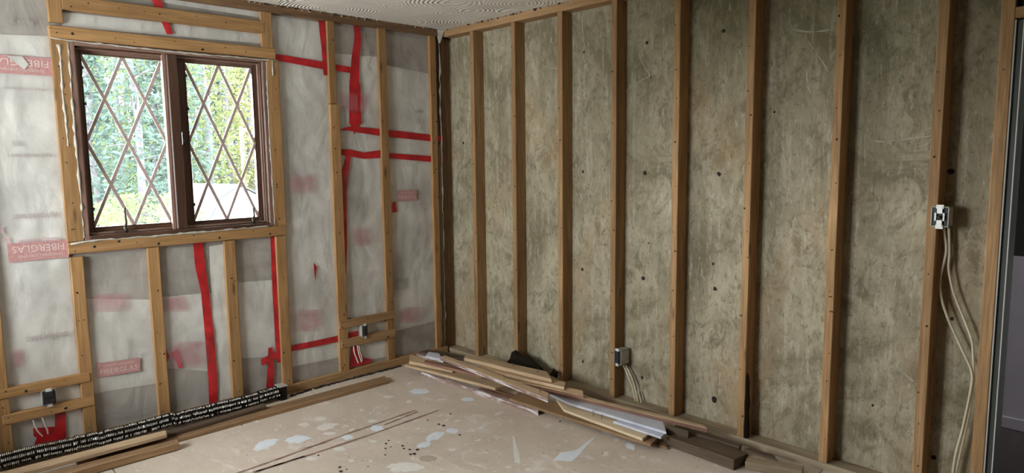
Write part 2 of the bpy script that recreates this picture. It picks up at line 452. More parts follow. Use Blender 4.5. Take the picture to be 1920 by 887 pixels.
# grey upper film over the bays, loose as well
GREY = [[(-60, -60), (95, -50), (93, 66), (-60, 60)], [(156, 482), (285, 470), (288, 562), (160, 560)], [(300, 466), (392, 460), (396, 552), (304, 557)], [(440, 454), (520, 446), (522, 525), (444, 530)],
        [(176, 738), (303, 718), (312, 790), (182, 812)], [(308, 690), (440, 700), (446, 745), (314, 780)], [(452, 672), (530, 668), (533, 735), (456, 745)], [(540, 690), (646, 668), (650, 700), (546, 730)],
        [(648, 682), (730, 666), (735, 672), (652, 694)], [(738, 622), (822, 600), (824, 650), (742, 670)], [(722, 60), (808, 72), (812, 140), (722, 122)], [(624, 46), (708, 58), (712, 107), (626, 100)]]
for i, c in enumerate(GREY): sheet('insulation_facing', c, YBK - .001, 'gray_facing', wall_left, amp=.006, seed=40 + i * 2.1)

# framing of the window wall: y from 0 (front) to .024
F0, F1 = 0.0, .026
def vstrip(x0, x1, z0, z1, mat='furring', y0=F0): return lumber('furring_strip', (x0, y0, z0), (x1, F1, z1), 'z', mat, wall_left, wob=.0015)
def hstrip(x0, x1, z0, z1, mat='furring', y0=F0, name='blocking_board'): return lumber(name, (x0, y0, z0), (x1, F1 + .004, z1), 'x', mat, wall_left, wob=.0015)
BP = .056
vstrip(-2.735, -2.670, BP, ZP)
vstrip(-2.377, -2.318, 2.118, ZP); vstrip(-1.333, -1.266, 2.10, ZP)
hstrip(-2.318, -1.316, 2.183, 2.252, y0=-.002)                 # upper board
hstrip(-2.380, -1.256, 2.043, 2.102, y0=-.004, name='window_head_board')
hstrip(-2.378, -1.241, .995, 1.055, y0=-.004, name='window_sill_board')
lumber('window_casing', (-2.378, 0, 1.056), (-2.306, F1, 2.042), 'z', 'furring', wall_left)
lumber('window_casing', (-1.312, 0, 1.056), (-1.238, F1, 2.042), 'z', 'furring', wall_left)
vstrip(-2.374, -2.317, BP, .978); vstrip(-2.020, -1.962, BP, .992); vstrip(-1.617, -1.554, BP, .992); vstrip(-1.309, -1.246, BP, .992)
hstrip(-2.76, -2.331, .335, .381, y0=-.006); hstrip(-2.704, -2.319, .207, .254, y0=-.006)
vstrip(-.910, -.861, 1.800, ZP); vstrip(-.912, -.846, BP, 1.796); vstrip(-.541, -.481, BP, ZP)
vstrip(-.119, -.066, BP, ZP)
hstrip(-.909, -.478, .347, .399, 'oldwood' if False else 'plate', y0=-.006); hstrip(-.902, -.479, .216, .271, 'plate', y0=-.006)
lumber('base_plate', (XS, -.002, 0), (-.02, .06, BP), 'x', 'plate', wall_left)
lumber('top_plate', (XS, -.002, ZP), (.0, .06, ZC), 'x', 'oldwood', wall_left)
# corner: thin edge board, ragged caulk, dark gap
lumber('corner_board', (-.052, .012, BP), (-.030, .03, 1.55), 'z', 'gray_wood', wall_left)
random.seed(3)
pts = []; rr = []
for i in range(48):
    z = .1 + i * (2.2 / 47); pts.append((-.026 + random.uniform(-.006, .006), .014, z)); rr.append(random.choice((.003, .004, .006, .009, .004)) * (1.1 if z > 1.2 else .6))
tube('caulk_bead', pts, .004, 'caulk', wall_left, 6, rr)
lumber('corner_gap_shade', (-.066, .020, BP), (-.012, .034, ZP), 'z', 'dark', wall_left)  # dark-coloured strip stands in for the shade of the open gap

# caulk round the window
def bead(pix, r, y=.002, seed=1, mat='caulk'):
    random.seed(seed); P = [LW(a, b, y) for a, b in pix]; out = []; rad = []
    for i in range(len(P) - 1):
        n = max(2, int((P[i + 1] - P[i]).length / .025))
        for k in range(n):
            p = P[i].lerp(P[i + 1], k / n); out.append(p + Vector((random.uniform(-.002, .002), 0, random.uniform(-.002, .002)))); rad.append(r * random.choice((.5, .7, .9, 1.0, 1.2, 1.5)))
    out.append(P[-1]); rad.append(r)
    return tube('caulk_bead', out, r, mat, wall_left, 6, rad)
bead([(94, 71), (132, 76), (300, 95), (516, 114)], .004, -.002, 1)
bead([(127, 78), (140, 250), (158, 446)], .006, .003, 2)
bead([(133, 458), (165, 452), (300, 442), (505, 424)], .005, -.004, 3)
bead([(499, 116), (505, 250), (515, 420)], .004, .003, 4)
bead([(109, 84), (113, 100), (117, 180), (122, 215), (128, 274)], .0075, .002, 5)
bead([(510, 113), (512, 142)], .004, -.001, 6)

# red tape: ribbons through pixel (left edge, right edge) pairs
def tape(pairs, y=YBK - .0128, label=None):
    L = [LW(a[0], a[1], y) for a, b in pairs]; R = [LW(b[0], b[1], y) for a, b in pairs]
    A, B = [], []
    for i in range(len(L) - 1):
        n = max(1, int((L[i + 1] - L[i]).length / .04))
        for k in range(n): A.append(L[i].lerp(L[i + 1], k / n)); B.append(R[i].lerp(R[i + 1], k / n))
    A.append(L[-1]); B.append(R[-1]); vs = []; n = len(A)
    for i in range(n):
        j = random.uniform(-.0012, .0012)
        vs += [A[i] + Vector((0, j, 0)), B[i] + Vector((0, -j, 0))]
    back = [v + Vector((0, .0008, 0)) for v in vs]; fs = []
    for i in range(n - 1):
        a = 2 * i; fs.append((a, a + 2, a + 3, a + 1)); fs.append((2 * n + a + 1, 2 * n + a + 3, 2 * n + a + 2, 2 * n + a))
        fs.append((a, 2 * n + a, 2 * n + a + 2, a + 2)); fs.append((a + 1, a + 3, 2 * n + a + 3, 2 * n + a + 1))
    return link('tape_strip', mesh('tape_strip', vs + back, fs), wall_left, 'tape')
def patch(pix, y=YBK - .013, mat='tape', name='tape_strip', th=.001):
    P = [LW(a, b, y) for a, b in pix]; v, f = prism(P, Vector((0, th, 0)))
    return link(name, mesh(name, v, f), wall_left, mat)
random.seed(5)
tape([((281, -8), (299, -8)), ((301, 36), (315, 36)), ((313, 64), (325, 64))])
tape([((518, 101), (518, 113)), ((560, 108), (560, 121)), ((606, 116), (606, 130)), ((632, 121), (632, 133)), ((658, 126), (658, 137))])
tape([((597, 38), (609, 40)), ((603, 90), (611, 90)), ((607, 141), (614, 141))])
tape([((662, 48), (675, 48)), ((665, 62), (676, 62)), ((664, 75), (677, 75)), ((659, 111), (674, 111)), ((655, 161), (673, 161)), ((655, 200), (676, 200)), ((655, 231), (678, 231)), ((661, 240), (668, 240)), ((664, 252), (665, 252))], YBK - .0125)
tape([((637, 243), (638, 244)), ((655, 237), (655, 245)), ((674, 238), (674, 249)), ((714, 242), (714, 255)), ((760, 247), (760, 260)), ((808, 253), (808, 265)), ((832, 255), (832, 265))], YBK - .013)
tape([((640, 280), (640, 291)), ((655, 280), (655, 293)), ((682, 286), (682, 298)), ((716, 281), (716, 296)), ((732, 287), (732, 297)), ((811, 293), (811, 304)), ((833, 294), (833, 305))], YBK - .013)
tape([((650, 293), (657, 293)), ((641, 318), (655, 318)), ((643, 359), (650, 359)), ((645, 406), (650, 406)), ((646, 456), (651, 456)), ((648, 513), (649, 513))])
patch([(736, 379), (742, 378), (744.5, 397), (736, 399)]); patch([(588, 492), (594, 500), (593, 512), (591, 527)])
tape([((362, 455), (380, 454)), ((366, 500), (385, 500)), ((377, 548), (392, 548)), ((385, 636), (402, 636)), ((391, 715), (408, 715)), ((392, 760), (407, 758))])
tape([((507, 443), (518, 442)), ((511, 548), (525, 548)), ((516, 636), (526, 636)), ((520, 680), (528, 680))])
tape([((503, 653), (511, 651)), ((502, 690), (514, 690)), ((499, 728), (513, 726))], YBK - .013)
tape([((489, 674), (491, 686)), ((525, 656), (527, 668))], YBK - .014)
patch([(310, 652), (318, 668), (312, 684)]); patch([(321, 662), (333, 655), (343, 688), (336, 692), (330, 678)])
tape([((546, 648), (546, 659)), ((600, 637), (600, 648)), ((640, 628), (640, 639)), ((672, 620), (672, 631))])
patch([(656, 689), (659, 650), (671, 648), (682, 671), (699, 674), (691, 682)])
patch([(62, 803), (103, 800), (103, 765), (123, 762), (124, 822), (95, 829), (64, 834), (69, 821), (63, 818)])
patch([(670, 155), (676, 158), (676, 195), (671, 215)], YBK - .0145)

# printing on the facing
def textmesh(body, w, h):
    cu = bpy.data.curves.new('t', 'FONT'); cu.body = body; cu.align_x = 'CENTER'; cu.align_y = 'CENTER'; cu.resolution_u = 2
    ob = bpy.data.objects.new('t', cu); COL.objects.link(ob); bpy.context.view_layer.update()
    me = bpy.data.meshes.new_from_object(ob.evaluated_get(bpy.context.evaluated_depsgraph_get()))
    COL.objects.unlink(ob); bpy.data.objects.remove(ob); bpy.data.curves.remove(cu)
    X = [v.co.x for v in me.vertices]; Y = [v.co.y for v in me.vertices]
    x0, x1, y0, y1 = min(X), max(X), min(Y), max(Y)
    for v in me.vertices: v.co = Vector(((v.co.x - (x0 + x1) / 2) / (x1 - x0) * w, 0, (v.co.y - (y0 + y1) / 2) / (y1 - y0) * h))
    me.materials.clear(); return me
def printed(body, px0, py0, px1, py1, mat, flip=False, y=YBK - .0145, parent=None, name='printed_text', frac=(0, 1, 0, 1)):
    """text filling the wall rectangle whose corners are the two pixels (tl, br)"""
    a, b = LW(px0, py0, y), LW(px1, py1, y)
    w, h = b.x - a.x, a.z - b.z
    me = textmesh(body, abs(w), abs(h))
    R = Matrix.Rotation(pi, 4, 'Y') if flip else Matrix.Identity(4)
    return link(name, me, parent or wall_left, mat, Matrix.Translation((a + b) / 2) @ R)
def logo(cx, cy, w, h, flip=False, mat='pink', tilt=0.0):
    """pink block with two lines of pale lettering, w x h metres around pixel cx, cy"""
    c = LW(cx, cy, YBK - .0135)
    root = link('printed_logo', mesh('printed_logo', *prism([Vector((-w / 2, 0, -h / 2)), Vector((w / 2, 0, -h / 2)), Vector((w / 2, 0, h / 2)), Vector((-w / 2, 0, h / 2))], Vector((0, .0006, 0)))), wall_left, mat,
                Matrix.Translation(c) @ Matrix.Rotation(tilt + (pi if flip else 0), 4, 'Y'))
    root['label'] = 'faded pink printed block with pale lettering'
    W0 = Matrix.Translation(c + Vector((0, -.0008, 0))) @ Matrix.Rotation(tilt + (pi if flip else 0), 4, 'Y')
    link('lettering', textmesh('FIBERGLAS', w * .86, h * .36), root, 'letter', W0 @ Matrix.Translation((0, 0, -h * .14)))
    link('lettering', textmesh('OWENS-CORNING', w * .70, h * .15), root, 'letter', W0 @ Matrix.Translation((0, 0, h * .25)))
    return root
logo(36, 122, .27, .085, True); logo(73, 470, .245, .090, True); logo(223, 689, .205, .075, False, tilt=.05); logo(763.5, 366.5, .16, .075, False)
patch([(12, 104), (42, 106), (54, 121), (46, 131)], YBK - .017, 'white_facing', 'torn_flap')
printed('Apply this side toward', 22, 398, 108, 410, 'ink', True); printed('Apply this side toward', 14, 286, 98, 296, 'ink', True); printed('Apply this side toward', 2, 161, 86, 172, 'ink', True)
printed('building insulation', 30, 446, 112, 456, 'pinkink', True)
printed('R-', 2, 444, 19, 457, 'pinkink', True); printed('3', 0, 425, 10, 438, 'pinkink', True)
printed('R-13', 18, 34, 62, 48, 'ink', True); printed('H', 264, 661, 270, 671, 'ink')
printed('R-11', 785, 223, 797, 233, 'ink'); printed('3', 787, 235, 793, 243, 'ink'); printed('R-11', 788, 378, 800, 386, 'ink'); printed('3', 792, 389, 798, 398, 'ink')
printed('toward living space', 48, 628, 128, 634, 'ink')
def smudge(x0, y0, x1, y1, mat='smudge'):
    y = YBK - .0142
    P = [LW(x0, y0, y), LW(x1, y0, y), LW(x1, y1, y), LW(x0, y1, y)]
    return link('ink_smudge', mesh('ink_smudge', P, [(0, 3, 2, 1)]), wall_left, mat)
for r in ((538, 325, 598, 365), (655, 425, 702, 462), (545, 580, 610, 622), (634, 172, 696, 212), (745, 575, 798, 606), (308, 640, 395, 690), (20, 655, 48, 690), (300, 555, 360, 585), (165, 550, 250, 585)): smudge(*r)
for r in ((775, 205, 795, 212), (735, 520, 770, 545), (20, 262, 45, 276), (640, 300, 690, 420), (730, 470, 760, 560)): smudge(*r, 'smudge_d')

# nail holes and knots of the strips: far too small to pick apart singly
def disc_cluster(name, items, mat, parent, normal):
    vs, fs = [], []
    nrm = Vector(normal); a = nrm.orthogonal().normalized(); b = nrm.cross(a)
    for p, r in items:
        k = len(vs)
        for i in range(8): vs.append(p + (a * cos(i * pi / 4) + b * sin(i * pi / 4)) * r * random.uniform(.8, 1.2))
        vs.append(p + nrm * r * .25)
        for i in range(8): fs.append((k + i, k + (i + 1) % 8, k + 8))
    o = link(name, mesh(name, vs, fs), parent, mat); o['kind'] = 'stuff'; return o
random.seed(11); items = []
cols = [(-2.70, .1, 2.2), (-2.345, .1, .95), (-1.99, .1, .95), (-1.585, .1, .95), (-1.277, .1, .95), (-.885, .1, 2.2), (-.511, .1, 2.2), (-.092, .1, 2.2), (-2.342, 1.1, 2.0), (-1.275, 1.1, 2.0)]
for x, z0, z1 in cols:
    z = z0
    while z < z1:
        for k in range(random.choice((1, 1, 2))): items.append((Vector((x + random.uniform(-.018, .018), -.0004, z + random.uniform(-.02, .02))), random.choice((.003, .0035, .005))))
        z += random.uniform(.12, .25)
for z, x0, x1, y in ((2.215, -2.28, -1.35, -.0024), (2.07, -2.35, -1.28, -.0044), (1.025, -2.35, -1.27, -.0044), (.358, -2.68, -2.35, -.0064), (.23, -2.68, -2.33, -.0064), (.373, -.89, -.5, -.0064), (.243, -.89, -.5, -.0064)):
    x = x0
    while x < x1:
        items.append((Vector((x, y, z + random.uniform(-.018, .018))), random.choice((.003, .004, .007)))); x += random.uniform(.06, .2)
disc_cluster('nail_holes', items, 'black_hole', wall_left, (0, -1, 0))

# ---------------------------------------------------------------- window
window = empty('window_1', (-1.809, .05, 1.056)); tag(window, kind='structure')
def wp(name, lo, hi, along, mat, parent=window, ch=.002): return lumber(name, lo, hi, along, mat, parent, ch)
# outer jamb liner and stops
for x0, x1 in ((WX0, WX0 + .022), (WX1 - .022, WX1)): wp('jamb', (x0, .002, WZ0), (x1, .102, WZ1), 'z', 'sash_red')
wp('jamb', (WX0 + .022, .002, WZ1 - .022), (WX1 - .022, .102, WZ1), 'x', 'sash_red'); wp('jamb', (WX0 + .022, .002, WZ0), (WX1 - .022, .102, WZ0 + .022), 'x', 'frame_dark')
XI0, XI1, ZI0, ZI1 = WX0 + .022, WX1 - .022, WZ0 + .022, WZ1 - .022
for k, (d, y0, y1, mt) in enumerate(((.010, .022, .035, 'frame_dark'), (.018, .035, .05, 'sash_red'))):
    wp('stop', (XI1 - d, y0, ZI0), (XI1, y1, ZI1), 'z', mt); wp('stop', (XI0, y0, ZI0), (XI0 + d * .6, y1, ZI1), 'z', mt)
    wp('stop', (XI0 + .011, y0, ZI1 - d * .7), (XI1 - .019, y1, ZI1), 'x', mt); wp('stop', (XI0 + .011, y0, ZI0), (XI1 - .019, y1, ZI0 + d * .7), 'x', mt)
wp('mullion', (-1.860, .004, ZI0), (-1.806, .102, ZI1), 'z', 'frame_dark', ch=.005)
wp('mullion_stop', (-1.878, .02, ZI0), (-1.860, .045, ZI1), 'z', 'sash_red'); wp('mullion_stop', (-1.806, .05, ZI0), (-1.800, .07, ZI1), 'z', 'gasket')
def sash(gx0, gx1, gz0, gz1, label):
    s = empty('sash', ((gx0 + gx1) / 2, .08, gz0)); s.parent = window; s.matrix_basis = inv_world(window) @ Matrix.Translation(((gx0 + gx1) / 2, .08, gz0)); s['label'] = label
    t = .040
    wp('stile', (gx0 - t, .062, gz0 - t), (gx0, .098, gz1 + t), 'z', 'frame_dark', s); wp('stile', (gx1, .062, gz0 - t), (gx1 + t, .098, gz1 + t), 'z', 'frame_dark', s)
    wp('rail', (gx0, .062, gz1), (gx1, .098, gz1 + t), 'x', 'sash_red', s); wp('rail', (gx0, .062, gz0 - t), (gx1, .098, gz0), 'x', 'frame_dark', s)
    for lo, hi in (((gx0, .060, gz0), (gx0 + .004, .085, gz1)), ((gx1 - .004, .060, gz0), (gx1, .085, gz1)), ((gx0, .060, gz0), (gx1, .085, gz0 + .004)), ((gx0, .060, gz1 - .004), (gx1, .085, gz1))):
        box('gasket', lo, hi, 'frame_dark', s)
    box('glass_pane', (gx0, .084, gz0), (gx1, .088, gz1), 'glass', s)
    w, h = gx1 - gx0, gz1 - gz0
    for fam, k in (('A', -.5), ('A', 0), ('A', .5), ('B', .5), ('B', 1), ('B', 1.5)):
        if fam == 'A': u0, u1 = max(0, -k), min(1, 1 - k); p, q = (u0, u0 + k), (u1, u1 + k)
        else: u0, u1 = max(0, k - 1), min(1, k); p, q = (u0, k - u0), (u1, k - u1)
        a = Vector((gx0 + w * p[0], .076 if fam == 'A' else .0765, gz1 - h * p[1])); b = Vector((gx0 + w * q[0], a.y, gz1 - h * q[1]))
        d = b - a; me, _ = boxm((-d.length / 2, -.004, -.0080), (d.length / 2, .004, .0080), .003); me.name = 'muntin'
        ang = math.atan2(d.z, d.x)
        link('muntin', me, s, 'muntin', Matrix.Translation((a + b) / 2) @ Matrix.Rotation(-ang, 4, 'Y'))
    # crank operator on the bottom rail
    cx = gx0 + w * (.36 if gx0 < -2 else .86)
    cr = box('crank_base', (cx - .055, .028, gz0 - .045), (cx + .055, .060, gz0 - .022), 'bronze', s, .004)
    tube('crank_knuckle', [(cx, .030, gz0 - .030), (cx, .026, gz0 - .004)], .010, 'bronze', cr, 8)
    hh = .085 if gx0 < -2 else .05
    tube('crank_lever', [(cx, .026, gz0 - .006), (cx + .002, .018, gz0 + .02), (cx - .002, .016, gz0 + hh), (cx + .002, .018, gz0 + hh + .012)], .006, 'bronze', cr, 8, [.007, .0055, .005, .0075])
    # sash lock on the meeting side
    lx = gx1 + .012 if gx0 < -2 else gx0 - .03
    lk = box('sash_lock', (lx - .008, .046, gz0 + .43), (lx + .010, .062, gz0 + .50), 'bronze', s, .003)
    tube('lock_lever', [(lx, .046, gz0 + .44), (lx - .004, .030, gz0 + .455), (lx - .002, .026, gz0 + .49)], .005, 'gasket' if gx0 < -2 else 'bronze', lk, 6)
    for zz in (.09, .62, .80): box('sash_clip', (gx0 - .004, .056, gz0 + zz), (gx0 + .010, .062, gz0 + zz + .016), 'bronze', s, .001)
    return s
sash(-2.246, -1.862 - .03 + .028, 1.112, 1.990, 'sash with dark frame and diamond lattice muntins')
sash(-1.752, -1.375, 1.109, 1.990, 'sash with dark frame and diamond lattice muntins, shed seen through it')

# ---------------------------------------------------------------- right wall
wall_right = empty('wall_right', (PLY, -1.6, 0)); tag(wall_right, kind='structure')
YD = -3.362                                # door side of the last stud
cuts = [.10, -.72, -1.94, -3.14, YD]
for i in range(4): box('plywood_sheet', (PLY, cuts[i + 1] + .0012, .0), (PLY + .014, cuts[i] - .0012, ZC), 'plywood', wall_right)
box('wall_core', (PLY + .014, YD + .012, 0), (PLY + .034, .12, ZC), 'drywall', wall_right)
lumber('top_plate', (0, -5.0, ZP), (PLY, .0, ZC), 'y', 'plate', wall_right)
lumber('base_plate', (0, YD, 0), (PLY, .04, .038), 'y', 'gray_wood', wall_right)
STUD = [-(.3296 + .4064 * i) for i in range(7)] + [-3.1523]
lumber('stud', (0, .042, .038), (PLY, .08, ZP), 'z', 'oldwood', wall_right)
for i, y in enumerate(STUD): lumber('stud', (0, y, .038), (PLY, y + .038, ZP), 'z', 'stud', wall_right, wob=.0012)
v, f = tubem([Vector((.016, STUD[5] - .0, z)) for z in (.04, .1, .16, .22, .28, .33, .37)], .01, 7, [.017, .018, .014, .017, .012, .013, .004])
link('bark_edge', mesh('bark_edge', v, f), wall_right, 'felt')
lumber('door_stud', (-.001, YD, 0), (PLY, YD + .042, ZP), 'z', 'stud', wall_right)
lumber('door_header', (0, -4.3, 1.930), (PLY, YD, 1.970), 'y', 'stud', wall_right)
box('header_panel', (.03, -4.3, 1.97), (.05, YD, ZP), 'hall_dark', wall_right)
box('wall_panel', (0, -5.0, 0), (PLY, -4.3, ZP), 'drywall', wall_right)
# door lining: worn pale edge, dark green jamb, pale edge
door = empty('door_1', (.0, YD, 0)); tag(door, kind='structure')
box('lining_edge', (.002, YD - .005, 0), (PLY + .05, YD - .0005, 1.925), 'jamb_edge', door)
box('jamb_board', (.012, YD - .024, 0), (PLY + .05, YD - .005, 1.925), 'jamb', door, .002)
box('lining_edge', (.010, YD - .028, 0), (.016, YD - .024, 1.925), 'jamb_edge', door)
box('jamb_board', (.012, -4.28, 1.910), (PLY + .05, YD - .0285, 1.925), 'jamb', door, .002)
# plywood nail holes and knots
random.seed(21)
for px, py, r in ((1095, 98, .008), (1213, 80, .010), (1357, 58, .009), (1093, 322, .009), (1209, 325, .012), (1348, 326, .011), (1092, 505, .009), (1206, 522, .013), (1341, 542, .011), (1093, 678, .008), (1204, 708, .010), (1339, 749, .016),
                  (869, 268, .010), (840, 150, .006), (1452, 210, .006), (1636, 760, .006), (1783, 322, .013), (1785, 598, .008), (1750, 858, .010), (1220, 145, .005), (1216, 456, .005), (1337, 495, .007)):
    p = RW(px, py, PLY - .0006); vs = [p + Vector((0, cos(k * pi / 5) * r * random.uniform(.75, 1.2), sin(k * pi / 5) * r * random.uniform(.8, 1.3))) for k in range(10)] + [p + Vector((-.0006, 0, 0))]
    link('nail_hole', mesh('nail_hole', vs, [(k, (k + 1) % 10, 10) for k in range(10)]), wall_right, 'black_hole')
# chalky scrapes on the plywood
def scrape(pix, w, seed):
    random.seed(seed); P = smooth_path([RW(a, b, PLY - .0008) for a, b in pix], 5); vs = []; fs = []
    for i, p in enumerate(P):
        t = (P[min(i + 1, len(P) - 1)] - P[max(i - 1, 0)]).normalized(); s = Vector((0, -t.z, t.y)) * w * random.uniform(.1, .7)
        vs += [p + s, p - s]
    fs = [(2 * i, 2 * i + 1, 2 * i + 3, 2 * i + 2) for i in range(len(P) - 1)]
    return link('scrape_mark', mesh('scrape_mark', vs, fs), wall_right, 'chalk')
for i, (pix, w) in enumerate((([(1172, 172), (1200, 152), (1219, 143)], .004), ([(1219, 143), (1203, 115), (1196, 95)], .005), ([(1019, 110), (1020, 124), (1046, 129)], .003), ([(1462, 60), (1470, 95), (1475, 135)], .004), ([(1510, 70), (1535, 105), (1553, 135)], .004),
                              ([(1484, 55), (1520, 60), (1555, 56)], .007), ([(1596, 500), (1598, 540), (1605, 560)], .004), ([(1612, 578), (1630, 610), (1650, 638)], .004), ([(1626, 240), (1640, 265), (1745, 255)], .005), ([(1622, 250), (1622, 310)], .006), ([(1365, 550), (1375, 570), (1388, 600)], .004),
                              ([(1092, 25), (1092, 60), (1097, 90)], .004), ([(1105, 355), (1112, 370), (1118, 376)], .004), ([(1685, 690), (1700, 705), (1712, 715)], .012), ([(1512, 130), (1514, 160), (1520, 175)], .006), ([(1725, 0), (1727, 30), (1731, 45)], .005))): scrape(pix, w, i)
items = []
for y in STUD + [YD]:
    z = .15
    while z < 2.2:
        items.append((Vector((-.0004, y + .019 + random.uniform(-.013, .013), z)), random.choice((.0028, .0035, .005)))); z += random.uniform(.1, .3)
disc_cluster('nail_holes', items, 'black_hole', wall_right, (-1, 0, 0))
tube('bent_nail', [RW(1556, 584, .0), RW(1562, 585, -.02), RW(1567, 585, -.025)], .0028, 'bronze', wall_right, 6)
p = RW(1557, 561, -.0004); link('knot_hole', mesh('knot_hole', [p + Vector((0, cos(k * pi / 6) * .013, sin(k * pi / 6) * .014)) for k in range(12)], [tuple(range(12))]), wall_right, 'black_hole')

# plaster crumbs hanging where the old ceiling board was torn off
random.seed(31)
def crumbs(name, pts, parent, mat='caulk'):
    vs, fs = [], []
    for p, r in pts:
        k = len(vs)
        for d in ((1, 0, 0), (-1, 0, 0), (0, 1, 0), (0, -1, 0), (0, 0, 1), (0, 0, -1)): vs.append(Vector(p) + Vector(d) * r * random.uniform(.5, 1.3))
        for a, b, c in ((0, 2, 4), (2, 1, 4), (1, 3, 4), (3, 0, 4), (2, 0, 5), (1, 2, 5), (3, 1, 5), (0, 3, 5)): fs.append((k + a, k + b, k + c))
    o = link(name, mesh(name, vs, fs), parent, mat); o['kind'] = 'stuff'; return o
crumbs('plaster_crumbs', [((random.uniform(-2.2, -.05), -.006, ZC - random.uniform(.0, .012)), random.uniform(.002, .007)) for _ in range(70)] + [((-.006, -random.uniform(.02, 1.3), ZC - random.uniform(0, .012)), random.uniform(.002, .007)) for _ in range(50)], ceiling)
crumbs('black_joint_debris', [((random.uniform(-2.2, -.05), -.006, ZC - random.uniform(.0, .008)), random.uniform(.004, .011)) for _ in range(35)] + [((-.006, -random.uniform(.0, 1.3), ZC - random.uniform(0, .008)), random.uniform(.004, .011)) for _ in range(25)], ceiling, 'gunk')
v, f = prism([Vector((-.045, -.004, ZP - .01)), Vector((-.03, -.004, ZP - .045)), Vector((.0, -.02, ZP + .045)), Vector((-.05, -.004, ZC - .002))], Vector((.0, .012, 0)))
link('plaster_tongue', mesh('plaster_tongue', v, f), ceiling, 'caulk')

# ---------------------------------------------------------------- hall beyond the door
HX = 1.19
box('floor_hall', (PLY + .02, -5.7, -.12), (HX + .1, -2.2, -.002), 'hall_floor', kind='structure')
box('ceiling_hall', (PLY + .12, -5.7, 2.36), (HX + .1, -2.2, 2.44), 'beige', kind='structure')
wh = empty('wall_hall', (HX, -3.5, 0)); tag(wh, kind='structure')
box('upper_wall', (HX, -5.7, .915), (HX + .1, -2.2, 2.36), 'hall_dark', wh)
yy = -5.7
while yy < -2.2:
    box('wainscot_panel', (HX - .006, yy + .0015, .0), (HX + .05, yy + .1985, .915), 'lilac', wh, .002); yy += .2
box('baseboard_hall', (HX - .020, -5.7, 0), (HX - .006, -2.2, .062), 'lilac', None, .003, 'structure')
box('wall_hall_end', (PLY + .034, -2.2, 0), (HX + .1, -2.1, 2.36), 'hall_dark', kind='structure')
wb = empty('wall_hall_back', (.6, -5.72, 0)); tag(wb, kind='structure')
for lo, hi in (((.0, -5.8, 0), (.35, -5.7, 2.36)), ((.95, -5.8, 0), (1.3, -5.7, 2.36)), ((.35, -5.8, 0), (.95, -5.7, 1.05)), ((.35, -5.8, 1.95), (.95, -5.7, 2.36))): box('wall_panel', lo, hi, 'beige', wb)  # unseen end wall, its opening added to let daylight into the hall
box('wall_hall_side', (.0, -5.7, 0), (PLY, -5.0, 2.36), 'beige', kind='structure')

# ---------------------------------------------------------------- floor paint, glue, drips (children of the floor)
def blob(pix, mat, name='paint_splotch', z=.0006, jag=.25, seed=0, sub=3):
    """irregular splotch from an outline in pixels"""
    random.seed(seed); P = [FL(a, b, z) for a, b in pix]; c = sum(P, Vector()) / len(P); out = []
    for i in range(len(P)):
        a, b = P[i], P[(i + 1) % len(P)]
        for k in range(sub):
            q = a.lerp(b, k / sub); j2 = noise.noise(q * 45 + Vector((seed * 3.1, 0, 0))) * 1.2 + noise.noise(q * 160) * .5; out.append(c + (q - c) * (1 + jag * 1.4 * j2 + random.uniform(-jag, jag) * .35))
    vs = [c + Vector((0, 0, .0006))] + out; n = len(out)
    return link(name, mesh(name, vs, [(0, 1 + i, 1 + (i + 1) % n) for i in range(n)]), floor, mat)
def ell(cx, cy, rx, ry, n=8, a=0): return [(cx + rx * cos(t * 2 * pi / n) * cos(a) - ry * sin(t * 2 * pi / n) * sin(a), cy + rx * cos(t * 2 * pi / n) * sin(a) + ry * sin(t * 2 * pi / n) * cos(a)) for t in range(n)]
SP = [('spl_blue', ell(498, 833, 24, 8, a=-.35)), ('spl_blue', ell(556, 824, 24, 7, a=-.1)), ('spl_blue', ell(651, 820, 11, 5)), ('spl_blue', ell(707, 803, 13, 6)), ('spl_blue', ell(787, 734, 19, 5)),
      ('spl_blue', ell(877, 749, 12, 4)), ('spl_white', ell(612, 800, 20, 6, a=-.2)), ('spl_white', ell(617, 813, 14, 3)), ('spl_white', ell(636, 842, 12, 4)), ('spl_white', ell(584, 860, 11, 4)), ('spl_white', ell(698, 789, 9, 3)),
      ('spl_blue', ell(815, 818, 18, 7, a=-.3)), ('spl_blue', ell(848, 808, 12, 5)), ('spl_blue', ell(795, 834, 14, 5, a=-.2)), ('spl_white', ell(848, 843, 8, 3)), ('spl_white', ell(700, 828, 8, 3)), ('spl_white', ell(760, 876, 34, 9)),
      ('spl_white', ell(726, 744, 9, 2.5)), ('spl_white', ell(767, 753, 6, 3)), ('spl_white', ell(830, 749, 9, 2)), ('spl_white', ell(678, 769, 5, 2)), ('spl_white', ell(600, 785, 13, 4)), ('spl_white', ell(570, 796, 10, 4)),
      ('spl_white', ell(658, 864, 6, 2.5)), ('spl_white', ell(768, 719, 8, 2, a=-.4)), ('spl_white', [(965, 868), (961, 818), (964, 818), (974, 850), (976, 870)]),
      ('spl_blue', [(1036, 863), (1050, 849), (1072, 848), (1090, 838), (1112, 820), (1118, 818), (1094, 843), (1084, 856), (1070, 866)]), ('spl_blue', ell(1182, 837, 10, 6, a=.3)), ('spl_blue', ell(1140, 811, 11, 3, a=.1)), ('spl_white', ell(1030, 797, 8, 3, a=-.2)),
      ('spl_white', ell(1156, 825, 5, 3)), ('spl_white', ell(1136, 851, 6, 4)), ('spl_white', ell(1205, 857, 6, 3)), ('spl_white', ell(990, 880, 6, 3)), ('spl_white', ell(1170, 858, 5, 3)), ('spl_white', ell(1343, 873, 6, 2)), ('spl_white', ell(905, 800, 9, 2, a=-.4)), ('spl_white', ell(935, 775, 9, 2, a=-.4))]
for i, (mt, px) in enumerate(SP): blob(px, mt, seed=i, jag=.2 if len(px) == 8 else .06, sub=6)
